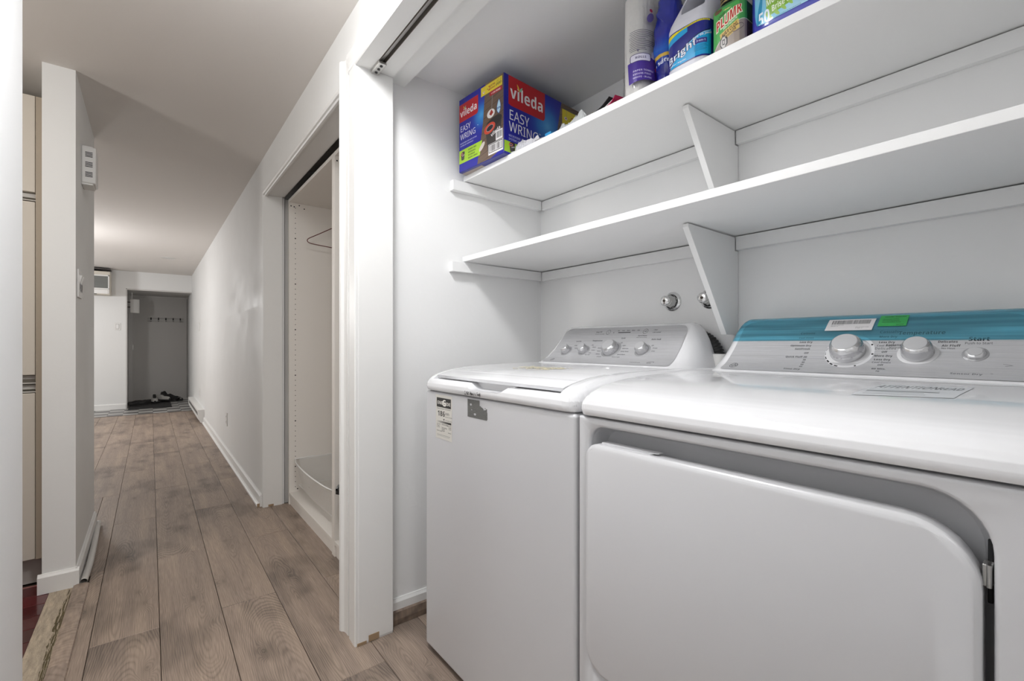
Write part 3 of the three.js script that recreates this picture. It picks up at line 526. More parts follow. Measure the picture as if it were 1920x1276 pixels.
  const filmTex = dataTex(256, 64, (x, y) => { const v = 0.9 + 0.22 * (noise(x / 40, y * 0.9) - 0.5); return [clamp(160 * v, 0, 255), clamp(236 * v, 0, 255), clamp(255 * v, 0, 255)]; });
  part('protective_film', film, phy({ map: filmTex, transmission: 0.8, thickness: 0, roughness: 0.08, ior: 1.4 }), d, 'translucent blue protective film');
  // barcode label and green label stuck on the film
  const onPanel = (z, y0, y1, w, skew, off) => flipWinding(grid(6, 6, (u, v) => S(lerp(atY(CONSOLE, y0), atY(CONSOLE, y1), v), z + (u - 0.5) * w + skew * (v - 0.5), off)));
  const code = canvasTex(420, 190, (c, W, H) => { c.fillStyle = '#e9e7e8'; c.fillRect(0, 0, W, H); let x = 40; for (let i = 0; x < 380; i++) { const b = 1.5 + 4 * hash(i, 61), s = 2 + 4 * hash(i, 62); c.fillStyle = '#3b3b3d'; c.fillRect(x, 18, b, 66); x += b + s; } for (let i = 0; i < 2; i++) { txt(c, ['S/N 0415 2867 331', 'DW 441 72'][i], 40, 104 + i * 16, 14, '#4d4d50', 'left', false); txt(c, ['PKG 55 0287 3104', '77 DRY 12'][i], 270, 142 + i * 18, 14, '#4d4d50', 'left', false); } });
  part('barcode_label', onPanel(-0.018, 1.0345, 1.0605, 0.092, 0.004, 0.0042), std({ map: code, roughness: 0.5 }), d, 'white barcode label');
  const green = canvasTex(260, 130, (c, W, H) => { c.fillStyle = '#3fae5c'; c.fillRect(0, 0, W, H); txt(c, 'Contrôle / Inspection', 140, 26, 19, '#17381f'); ['✓ Appearance verified', '✓ Electrical test passed', '✓ Heat and airflow tested'].forEach((s, i) => txt(c, s.replace('✓', '-'), 24, 54 + i * 18, 15, '#1c4526', 'left')); txt(c, 'Approved', 236, 118, 15, '#1c4526', 'right'); });
  part('inspection_label', onPanel(0.061, 1.0425, 1.0655, 0.05, 0.002, 0.0042), std({ map: green, roughness: 0.5 }), d, 'green inspection label');
  // clear printed label lying on the deck
  const deckTex = canvasTex(512, 160, (c, W, H) => { c.fillStyle = '#cfd1d4'; c.fillRect(0, 0, W, H); txt(c, 'ATTENTION', 20, 62, 62, '#4a4c50', 'left'); txt(c, 'READ', 350, 62, 54, '#4a4c50', 'left'); for (let i = 0; i < 4; i++) { c.fillStyle = i === 1 ? '#4a4c50' : '#8a8d92'; c.fillRect(20 + 8 * i, 84 + i * 18, 300 + 140 * hash(i, 77), i === 1 ? 9 : 4); } });
  const deckY = (x) => { const i = COVER.findIndex((p, k) => k > 8 && p[0] >= x), a = COVER[i - 1], b = COVER[i]; return lerp(a[1], b[1], (x - a[0]) / (b[0] - a[0])); };
  const deckLabel = flipWinding(grid(2, 14, (u, v) => { const x = lerp(0.845, 1.01, v) + 0.03 * u; return [x, deckY(x) + 0.0006, lerp(-0.24, -0.128, u)]; }));
  part('deck_label', deckLabel, std({ map: deckTex, roughness: 0.35 }), d, 'printed pale label stuck on the deck');
}
// ---------------------------------------------------------------- laundry closet shelves
function makeShelf(label, y, f0, f1, name) {
  const t = thing('wall_shelf', label, 'shelf', [1.2, y, -0.68]);
  // board: its front edge runs slightly askew to the wall
  part('board', prism('y', [[f0, SIDE + 0.018], [f1, 0.21], [BACK - 0.003, 0.21], [BACK - 0.003, SIDE + 0.003]], y, y + 0.02, 0.0012), M.shelf, t);
  part('support_cleat', rbox(f0 - 0.052, BACK - 0.02, y - 0.042, y - 0.0025, SIDE, SIDE + 0.027, 0.0015), M.shelf, t);
  part('support_cleat', rbox(BACK - 0.019, BACK, y - 0.043, y - 0.004, SIDE + 0.027, -0.70, 0.0015), M.shelf, t);
  part('support_cleat', rbox(BACK - 0.019, BACK, y - 0.043, y - 0.003, -0.682, 0.21, 0.0015), M.shelf, t);
  // triangular bracket, notched over the cleat
  const X = BACK;
  part('bracket', prism('z', [[X - 0.275, y - 0.0035], [X - 0.022, y - 0.0055], [X - 0.022, y - 0.046], [X - 0.002, y - 0.046], [X - 0.002, y - 0.297], [X - 0.072, y - 0.297], [X - 0.275, y - 0.012]], -0.7, -0.683, 0.001), M.shelf, t);
  return t;
}
makeShelf('lower white painted shelf right above the washing machine and the dryer', 1.331, 0.976, 0.992, 'lower');
makeShelf('upper white painted shelf that carries the boxes and bottles', 1.649, 0.98, 1.036, 'upper');
const SH = 1.6695;                                         // top of the upper shelf

// chrome shut-off handles on the back wall
function faucet(z, label, tilt) {
  const y = 1.15, t = thing('faucet_handle', label, 'faucet', [BACK, y, z]), d = [-1, 0, tilt], at = [BACK, y, z];
  part('escutcheon', lathe([[0.033, 0], [0.033, 0.002], [0.031, 0.005], [0.025, 0.008], [0.0235, 0.0095], [0, 0.0095]], at, [-1, 0, 0], 36), M.chrome, t);
  const h = part('handle', lathe([[0, 0.0085], [0.0225, 0.0085], [0.0225, 0.013], [0.02, 0.0225], [0.0165, 0.036], [0.0135, 0.0375], [0, 0.0375]], at, d, 8), std({ color: lin(0.5, 0.5, 0.49), roughness: 0.22, metalness: 0.9 }), t, 'faceted grey handle');
  part('cap', lathe([[0, 0.0375], [0.0145, 0.0375], [0.0165, 0.042], [0.0165, 0.05], [0.014, 0.0535], [0.011, 0.0545], [0.0105, 0.053], [0, 0.053]], at, d, 28), M.chrome, h);
  part('screw', lathe([[0, 0.053], [0.0045, 0.053], [0.0042, 0.055], [0.0018, 0.0555], [0.0015, 0.0545], [0, 0.0545]], at, d, 16), M.darkMetal, h);
  part('collar', lathe([[0.0235, 0.008], [0.0245, 0.0095], [0.0235, 0.0115], [0.0225, 0.012]], at, d, 32), M.black, h);
}
faucet(-0.907, 'left chrome faucet handle on the laundry back wall, fully in view', 0.03);
faucet(-0.773, 'chrome faucet handle half hidden behind the lower shelf bracket', 0.03);
{ // standpipe and drain hose between the two machines
  const p = thing('standpipe', 'white drain standpipe on the back wall between washer and dryer', 'pipe', [1.372, 0, -0.722]);
  part('pipe', lathe([[0.0255, 0], [0.0255, 0.93], [0.030, 0.935], [0.0305, 0.974], [0.029, 0.976], [0.027, 0.974], [0.0235, 0.935], [0.0235, 0.6], [0, 0.6]], [1.372, 0, -0.722], [0, 1, 0], 32), M.whitePlastic, p);
  const path = [[1.384, 0.75, -1.0], [1.384, 0.94, -0.97], [1.383, 1.02, -0.89], [1.38, 1.036, -0.81], [1.377, 1.014, -0.757], [1.3735, 0.972, -0.729], [1.372, 0.88, -0.722]], curve = new THREE.CatmullRomCurve3(path.map((q) => new THREE.Vector3(...q)));
  const h = thing('drain_hose', 'black corrugated drain hose running from behind the washer into the standpipe', 'hose', [1.386, 0.75, -1.0]);
  const n = 260, fr = curve.computeFrenetFrames(n), g = grid(14, n, (u, v) => { const i = Math.round(v * n), c = curve.getPointAt(v), r = 0.018 + 0.002 * Math.sin(v * 2 * Math.PI * 62), a = u * 2 * Math.PI; return [0, 1, 2].map((k) => c.getComponent(k) + r * (Math.cos(a) * fr.normals[i].getComponent(k) + Math.sin(a) * fr.binormals[i].getComponent(k))); });
  part('hose', g, M.rubber, h);
}

// ---------------------------------------------------------------- things on the upper shelf
{ // mop set carton
  const bx = thing('mop_box', 'blue carton with red brand patches and a mop picture, leftmost on the upper shelf', 'box', [0.968, SH, -1.285]);
  bx.rotation.y = 4.6 * Math.PI / 180;
  const Wd = 0.262, Ht = 0.282, Dp = 0.415;                // width along -z, height, depth along +x
  const card = std({ color: lin(0.03, 0.035, 0.27), roughness: 0.35 });
  part('carton', new RoundedBoxGeometry(Dp, Ht, Wd, 2, 0.003).translate(Dp / 2, Ht / 2, -Wd / 2), card, bx, null, true);
  const wood = (c, pts) => { c.save(); c.beginPath(); pts.forEach(([x, y], i) => (i ? c.lineTo(x, y) : c.moveTo(x, y))); c.clip(); c.fillStyle = '#6d5848'; c.fillRect(0, 0, 2000, 1200); for (let i = 0; i < 420; i++) { c.fillStyle = `rgba(${60 + 70 * hash(i, 81)},${48 + 52 * hash(i, 81)},${40 + 40 * hash(i, 81)},0.4)`; c.save(); c.translate(hash(i, 82) * 1600, hash(i, 83) * 1100); c.rotate(-0.18); c.fillRect(-140, 0, 280 + 200 * hash(i, 84), 1.5 + 4 * hash(i, 85)); c.restore(); } for (let y = -200; y < 1400; y += 74) { c.strokeStyle = 'rgba(35,27,22,0.75)'; c.lineWidth = 4; c.beginPath(); c.moveTo(0, y + 200); c.lineTo(1500, y - 70); c.stroke(); } c.restore(); };
  const bg = (c, W, H, gx, gy, R) => { c.fillStyle = '#14179c'; c.fillRect(0, 0, W, H); const g = c.createRadialGradient(gx, gy, 8, gx, gy, R); g.addColorStop(0, '#49a3e0'); g.addColorStop(0.35, '#1f6fc6'); g.addColorStop(1, 'rgba(20,23,150,0)'); c.fillStyle = g; c.fillRect(0, 0, W, H); };
  const brand = (c, x, y, w, h, s, rad) => { c.fillStyle = '#c00d1c'; c.beginPath(); c.roundRect(x, y, w, h, [0, 0, rad, 0]); c.fill(); txt(c, 'vileda', x + w * 0.5, y + h * 0.72, s, '#f4f2f2'); const bx0 = x + w * 0.29, by = y + h * 0.36; c.fillStyle = '#e9c33a'; c.beginPath(); c.moveTo(bx0, by); c.quadraticCurveTo(bx0 - s * 0.2, by - s * 0.12, bx0 - s * 0.22, by - s * 0.42); c.quadraticCurveTo(bx0 + s * 0.03, by - s * 0.25, bx0, by); c.fill(); c.fillStyle = '#8cc7a4'; c.beginPath(); c.moveTo(bx0, by); c.quadraticCurveTo(bx0 + s * 0.22, by - s * 0.08, bx0 + s * 0.25, by - s * 0.36); c.quadraticCurveTo(bx0 - s * 0.02, by - s * 0.22, bx0, by); c.fill(); };
  const bucket = (c, x, y, s) => { // charcoal bucket with orange wringer, mop above
    c.fillStyle = '#3b3735'; c.beginPath(); c.moveTo(x - 0.9 * s, y); c.lineTo(x + 1.15 * s, y - 0.35 * s); c.lineTo(x + 0.95 * s, y + 2.0 * s); c.quadraticCurveTo(x, y + 2.3 * s, x - 0.6 * s, y + 1.95 * s); c.fill();
    c.strokeStyle = '#4a4542'; c.lineWidth = 3; for (let k = 0; k < 12; k++) { c.beginPath(); c.moveTo(x + (-0.75 + k * 0.15) * s, y + 0.4 * s); c.lineTo(x + (-0.55 + k * 0.125) * s, y + 2 * s); c.stroke(); }
    c.fillStyle = '#2e2a29'; c.beginPath(); c.ellipse(x + 0.15 * s, y - 0.2 * s, 1.05 * s, 0.42 * s, -0.16, 0, 7); c.fill();
    c.fillStyle = '#d1482e'; c.beginPath(); c.ellipse(x - 0.35 * s, y + 0.12 * s, 0.72 * s, 0.42 * s, -0.16, 0, 7); c.fill(); c.fillStyle = '#26222c'; c.beginPath(); c.ellipse(x - 0.32 * s, y + 0.12 * s, 0.44 * s, 0.22 * s, -0.16, 0, 7); c.fill(); c.strokeStyle = '#b9b6ba'; c.lineWidth = 4; c.stroke();
    c.save(); c.translate(x + 0.45 * s, y + 0.75 * s); c.rotate(-0.3); txt(c, 'vileda', 0, 0, 0.42 * s, '#efecec'); c.restore();
  };
  const mop = (c, x, y, s) => { c.strokeStyle = '#8a8886'; c.lineWidth = s * 0.09; c.beginPath(); c.moveTo(x + 0.25 * s, y - 2.6 * s); c.lineTo(x, y); c.stroke(); c.fillStyle = '#e9e5e2'; c.beginPath(); c.ellipse(x - 0.1 * s, y + 0.2 * s, 0.72 * s, 0.52 * s, 0, 0, 7); c.fill(); c.fillStyle = '#a93226'; c.beginPath(); c.moveTo(x, y - 0.25 * s); c.lineTo(x + 0.34 * s, y + 0.2 * s); c.lineTo(x - 0.05 * s, y + 0.48 * s); c.lineTo(x - 0.4 * s, y + 0.2 * s); c.fill(); };
  const spring = (c, x, y, s) => { c.strokeStyle = '#262626'; c.lineWidth = s * 0.1; for (let k = 0; k < 3; k++) { c.beginPath(); c.moveTo(x + k * s * 0.8, y + s); c.lineTo(x + k * s * 0.8 + s * 0.3, y - s * 0.9); c.stroke(); c.beginPath(); c.ellipse(x + k * s * 0.8 + s * 0.1, y + s * 0.4, s * 0.45, s * 0.22, -0.2, 0, 7); c.stroke(); } };
  const end = canvasTex(760, 820, (c, W, H) => {
    bg(c, W, H, 400, 300, 250);
    wood(c, [[470, 0], [760, 0], [760, 760], [560, 820], [330, 820], [430, 400]]);
    brand(c, 0, 60, 345, 200, 106, 34);
    txt(c, 'EASY', 18, 372, 88, '#f4f4f6', 'left', false); txt(c, 'WRING', 18, 462, 88, '#f4f4f6', 'left', false); txt(c, '™', 330, 404, 26, '#f4f4f6', 'left', false);
    txt(c, 'MICROFIBRE SPIN MOP SYSTEM', 18, 512, 20, '#cfd3ee', 'left'); txt(c, 'SYSTÈME DE VADROUILLE', 18, 540, 20, '#cfd3ee', 'left');
    c.fillStyle = '#a9d52d'; c.beginPath(); c.moveTo(0, 580); c.lineTo(415, 580); c.lineTo(375, 730); c.lineTo(0, 730); c.fill();
    bucket(c, 62, 625, 34); ['HANDS-FREE', 'WRINGING', 'ESSORAGE', 'MAINS LIBRES'].forEach((s, i) => txt(c, s, 165, 618 + i * 31, 25, '#24340c', 'left'));
    mop(c, 570, 330, 88); bucket(c, 585, 480, 128);
    c.fillStyle = '#e8d22a'; c.fillRect(395, 18, 345, 96); mop(c, 445, 76, 22); txt(c, '+', 506, 84, 40, '#8c2418'); txt(c, '2', 535, 92, 66, '#a52a1a'); txt(c, 'EXTRA', 592, 62, 26, '#8c2418'); txt(c, 'BONUS', 592, 90, 24, '#8c2418'); spring(c, 655, 62, 34);
    c.fillStyle = '#b51624'; c.fillRect(540, 118, 200, 44); txt(c, '+1 EN PRIME', 640, 150, 25, '#f6eaea');
    c.fillStyle = '#bfe2f5'; c.beginPath(); c.moveTo(690, 240); c.quadraticCurveTo(745, 330, 690, 390); c.quadraticCurveTo(625, 350, 690, 240); c.fill(); c.strokeStyle = '#1d4fa0'; c.lineWidth = 5; c.stroke(); txt(c, '99%', 688, 346, 34, '#1d4fa0');
    c.fillStyle = '#d8cfc6'; c.beginPath(); c.ellipse(410, 650, 60, 26, -0.7, 0, 7); c.fill();
    c.fillStyle = '#eceaea'; c.fillRect(640, 560, 108, 100); for (let x = 652; x < 738; x += 7) { c.fillStyle = '#2c2c2c'; c.fillRect(x, 574, 2 + 3 * hash(x, 4), 66); }
    c.fillStyle = '#eceaea'; c.fillRect(520, 668, 235, 116); c.strokeStyle = '#2c2c2c'; c.lineWidth = 7; c.strokeRect(532, 676, 212, 84); for (let x = 546; x < 732; x += 13) { c.fillStyle = '#2c2c2c'; c.fillRect(x, 686, 3 + 6 * hash(x, 3), 64); }
  });
  const side = canvasTex(1240, 820, (c, W, H) => {
    bg(c, W, H, 660, 350, 420);
    wood(c, [[900, 0], [1240, 0], [1240, 820], [700, 820], [800, 480]]);
    c.fillStyle = '#c00d1c'; c.beginPath(); c.roundRect(58, -20, 560, 330, [0, 0, 46, 40]); c.fill();
    brand(c, 58, 30, 560, 270, 176, 46);
    txt(c, 'EASY', 62, 452, 140, '#f4f4f6', 'left', false); txt(c, 'WRING', 62, 574, 140, '#f4f4f6', 'left', false); txt(c, '™', 520, 500, 40, '#f4f4f6', 'left', false);
    txt(c, 'MICROFIBRE SPIN MOP SYSTEM', 62, 632, 30, '#d5d8f0', 'left', false); txt(c, 'SYSTÈME DE VADROUILLE ESSOREUSE', 62, 668, 30, '#d5d8f0', 'left', false);
    c.fillStyle = '#a9d52d'; c.beginPath(); c.moveTo(0, 640 + 46); c.lineTo(520, 686); c.lineTo(470, 800); c.lineTo(0, 800); c.fill(); bucket(c, 108, 708, 40); txt(c, 'HANDS-FREE', 230, 752, 36, '#24340c', 'left');
    c.fillStyle = '#e8d22a'; c.fillRect(915, 60, 325, 170); mop(c, 985, 150, 36); txt(c, '+', 1062, 166, 44, '#8c2418'); txt(c, '2', 1096, 182, 88, '#a52a1a'); txt(c, 'EXTRA', 1170, 136, 34, '#8c2418'); txt(c, 'BONUS', 1170, 170, 30, '#8c2418'); spring(c, 1196, 200, 20);
    bucket(c, 1010, 480, 150);
  });
  const faceMat = (t) => phy({ map: t, roughness: 0.35, clearcoat: 0.25, clearcoatRoughness: 0.2 });
  part('end_print', flatPlate(Wd - 0.004, Ht - 0.004).rotateY(-Math.PI / 2).translate(-0.0005, Ht / 2, -Wd / 2), faceMat(end), bx, 'end panel printed with mop, bucket and barcode', true);
  part('side_print', flatPlate(Dp - 0.004, Ht - 0.004).translate(Dp / 2, Ht / 2, 0.0005), faceMat(side), bx, 'long side panel with a red brand patch', true);
  part('bottom_flap', new RoundedBoxGeometry(Dp * 0.9, 0.0016, Wd * 0.46, 1, 0.0005).translate(Dp * 0.48, -0.0002, -Wd * 0.76), std({ color: lin(0.42, 0.36, 0.32), roughness: 0.8 }), bx, null, true);
}
// crumpled sheets along the shelf edge
function crumple(x0, x1, z0, z1, h, n, s, lean = 0, fall = 0) {
  const g = grid(n, n, (u, v) => { const e = Math.min(1, 6 * Math.min(u, 1 - u, v, 1 - v)), q = fbm(u * 5 + s, v * 5 + 3 * s, 3), r = Math.abs(fbm(u * 9 + s, v * 9 - s, 3) - 0.5) * 2.6; return [lerp(x0, x1, v) + 0.012 * (q - 0.5), SH + 0.0012 + h * (1 - fall * u) * clamp(0.25 + 0.95 * q - 0.55 * r) * e + lean * v * h, lerp(z0, z1, u) + 0.016 * (noise(v * 7 + s, u * 7) - 0.5)]; }, true).toNonIndexed();
  g.computeVertexNormals();
  return g;
}
const film = std({ color: lin(0.74, 0.74, 0.77), roughness: 0.18 });
{
  const a = thing('plastic_bag', 'crumpled shiny white plastic bag in front of the blue mop carton', 'plastic bag', [1.03, SH, -1.22]);
  part('bag', crumple(1.0, 1.09, -1.305, -1.15, 0.085, 26, 3.1, 0, 0.6), film, a);
  const s = thing('white_wrapper', 'flat white wrapper with a small blue tag on the upper shelf edge', 'wrapper', [1.04, SH, -1.1]);
  part('sheet', flipWinding(grid(16, 4, (u, v) => [lerp(1.012, 1.075, v), SH + 0.003 + 0.012 * Math.sin(u * Math.PI) + 0.014 * v, lerp(-1.225, -1.09, u)])), M.paper, s);
  part('blue_tag', rbox(1.0115, 1.03, SH + 0.0015, SH + 0.02, -1.122, -1.094, 0.002), std({ color: lin(0.03, 0.30, 0.62), roughness: 0.3 }), s, 'small bright blue tag');
  const b = thing('plastic_bag', 'crumpled pale grey plastic bag between the blue tag and the magazines', 'plastic bag', [1.05, SH, -0.98]);
  part('bag', crumple(1.02, 1.1, -1.09, -0.95, 0.055, 26, 8.4), std({ color: lin(0.62, 0.64, 0.64), roughness: 0.25 }), b);
  const orange = part('print', crumple(1.06, 1.1, -0.985, -0.955, 0.055, 8, 1.4), std({ color: lin(0.45, 0.13, 0.05), roughness: 0.4 }), b, 'orange printed corner'); orange;
  // three limp leaflets, bent up at their right ends
  const leaf = (label, col, x0, x1, z0, z1, lift, up) => {
    const t = thing('leaflet', label, 'leaflet', [x0, SH, (z0 + z1) / 2]);
    const f = (o) => (u, v) => [lerp(x0, x1, v), SH + lift + up * Math.pow(u, 2.2) + 0.012 * Math.sin(u * 6) * u * (1 - u) + o + 0.01 * v, lerp(z0, z1, u)];
    part('sheet', merge([flipWinding(grid(24, 4, f(0.0022))), grid(24, 4, f(0)), grid(24, 1, (u, v) => { const p = f(v * 0.0022)(u, 0); return p; })]), std({ color: col, roughness: 0.45 }), t);
  };
  leaf('dark red folded leaflet lying lowest on the upper shelf edge', lin(0.20, 0.02, 0.035), 1.026, 1.14, -0.995, -0.845, 0.0015, 0.014);
  leaf('white leaflet with a thin edge, bent up over the dark red one', lin(0.72, 0.70, 0.70), 1.034, 1.15, -1.0, -0.862, 0.006, 0.022);
  leaf('black glossy leaflet curling up on top of the other leaflets', lin(0.02, 0.02, 0.022), 1.033, 1.15, -0.985, -0.872, 0.0115, 0.03);
  leaf('bright pink leaflet curling up beside the paper towel pack', lin(0.55, 0.02, 0.10), 1.024, 1.1, -0.9, -0.843, 0.005, 0.026);
}
{ // paper towel rolls in printed film
  const t = thing('paper_towels', 'tall pack of white paper towel in clear film with purple and blue print', 'paper towels', [1.09, SH, -0.797]);
  const q = [1.094, -0.797];
  part('roll', loftY([[SH + 0.012, 0.05, 0.03, q[0], q[1], 3], [SH + 0.014, 0.058, 0.035, q[0], q[1], 3.2], [SH + 0.15, 0.06, 0.036, q[0], q[1], 3.2], [SH + 0.284, 0.058, 0.035, q[0], q[1], 3.2], [SH + 0.287, 0.05, 0.03, q[0], q[1], 3]]), std({ color: lin(0.78, 0.765, 0.74), roughness: 0.9, bumpMap: bumpPaint, bumpScale: 0.003 }), t);
  const secs = []; for (let i = 0; i <= 34; i++) { const v = i / 34, y = SH + 0.001 + 0.3 * v, k = smooth(0, 0.07, v); secs.push([y, 0.048 + 0.016 * k, lerp(0.032, 0.0405, k), q[0], q[1] + 0.002, 3.2]); }
  const wrap = loftY(secs, -180, 180, 72, 0, false), p = wrap.attributes.position;
  for (let i = 0; i < p.count; i++) { const y = p.getY(i), z = p.getZ(i), x = p.getX(i), n = 0.009 * (fbm(z * 60 + 3, y * 22, 3) - 0.5) + 0.005 * (fbm(x * 50, y * 60, 2) - 0.5); const dx = x - q[0], dz = z - q[1], l = Math.hypot(dx, dz) || 1; p.setX(i, x + n * dx / l); p.setZ(i, z + n * dz / l); }
  wrap.computeVertexNormals();
  part('clear_wrap', wrap, phy({ color: lin(0.96, 0.96, 0.96), transmission: 1, thickness: 0, roughness: 0.06, ior: 1.35 }), t, 'wrinkled clear film');
  const label = canvasTex(360, 640, (c, W, H) => {
    c.clearRect(0, 0, W, H); c.fillStyle = '#4a2f97'; c.beginPath(); c.moveTo(20, 460); c.lineTo(340, 400); c.lineTo(350, 590); c.lineTo(30, 640); c.fill();
    c.fillStyle = '#e2dfee'; c.beginPath(); c.roundRect(40, 400, 150, 62, 16); c.fill(); c.beginPath(); c.roundRect(200, 372, 120, 62, 16); c.fill(); c.strokeStyle = '#4a4270'; c.lineWidth = 5; c.beginPath(); c.roundRect(40, 400, 150, 62, 16); c.stroke();
    txt(c, 'ROLLS', 115, 440, 26, '#4a4270'); for (let i = 0; i < 12; i++) { c.fillStyle = 'rgba(60,52,86,0.8)'; c.fillRect(30 + 10 * hash(i, 3), 200 + i * 15, 90 + 170 * hash(i, 2), 4); }
    c.fillStyle = '#6b5fa0'; c.beginPath(); c.ellipse(190, 90, 26, 46, 0.5, 0, 7); c.fill(); c.fillStyle = '#b02a46'; c.beginPath(); c.arc(196, 28, 14, 0, 7); c.fill();
    txt(c, 'Y', 96, 384, 30, '#5a5178'); txt(c, 'PAPER TOWELS', 60, 548, 22, '#d8d2ee', 'left'); txt(c, 'ESSUIE-TOUT', 60, 576, 22, '#d8d2ee', 'left'); txt(c, '15', 250, 530, 40, '#d2486a'); txt(c, 'WHITE · BLANC', 60, 604, 20, '#d8d2ee', 'left');
  });
  const band = (a0, a1, y0, y1) => { const g = loftY(secs.filter((s) => s[0] >= y0 && s[0] <= y1), a0, a1, 26, 0.0065, false); return g; };
  part('purple_print', band(-6, 104, SH + 0.03, SH + 0.24), std({ map: label, alphaTest: 0.4, roughness: 0.3 }), t, 'purple printed patch');
  const blueT = canvasTex(128, 512, (c, W, H) => { c.fillStyle = '#24378c'; c.fillRect(0, 0, W, H); for (let i = 0; i < 60; i++) { c.fillStyle = `rgba(120,150,210,${0.25 * hash(i, 4)})`; c.fillRect(hash(i, 5) * W, hash(i, 6) * H, 30, 3 + 12 * hash(i, 7)); } c.fillStyle = '#d9b04a'; c.fillRect(0, 470, W, 42); });
  part('blue_print', band(-150, -78, SH + 0.055, SH + 0.2), std({ map: blueT, roughness: 0.3 }), t, 'blue printed side');
}
{ // blue pouch behind the jug
  const t = thing('blue_pouch', 'shiny dark blue plastic pouch standing behind the towels and the white jug', 'pouch', [1.095, SH, -0.727]);
  const secs = []; for (let i = 0; i <= 30; i++) { const v = i / 30; secs.push([SH + 0.27 * v, lerp(0.028, 0.02, v) + 0.014 * Math.sin(v * Math.PI), 0.014 + 0.019 * Math.sin(v * Math.PI * 0.75 + 0.15), 1.095, -0.722 + 0.008 * v, 3]); }
  const tex = canvasTex(256, 512, (c, W, H) => { const g = c.createLinearGradient(0, 0, 0, H); g.addColorStop(0, '#1c2f9e'); g.addColorStop(0.45, '#12209a'); g.addColorStop(0.6, '#1762c8'); g.addColorStop(0.78, '#101a80'); g.addColorStop(1, '#141c96'); c.fillStyle = g; c.fillRect(0, 0, W, H); c.fillStyle = '#d8b23c'; c.fillRect(0, 330, W, 16); for (let k = 0; k < 4; k++) txt(c, 'ultra soft', 40 + k * 66, 374, 24, '#e4e8f6'); });
  const g = loftY(secs, -180, 180, 80), p = g.attributes.position;
  for (let i = 0; i < p.count; i++) { const y = p.getY(i), z = p.getZ(i); p.setX(i, p.getX(i) + 0.014 * (Math.abs(fbm(z * 26 + y * 20, y * 8, 3) - 0.5) * 2 - 0.3)); }
  g.computeVertexNormals();
  part('pouch', toCreasedNormals(g, 0.8), phy({ map: tex, roughness: 0.22, clearcoat: 0.5 }), t);
}
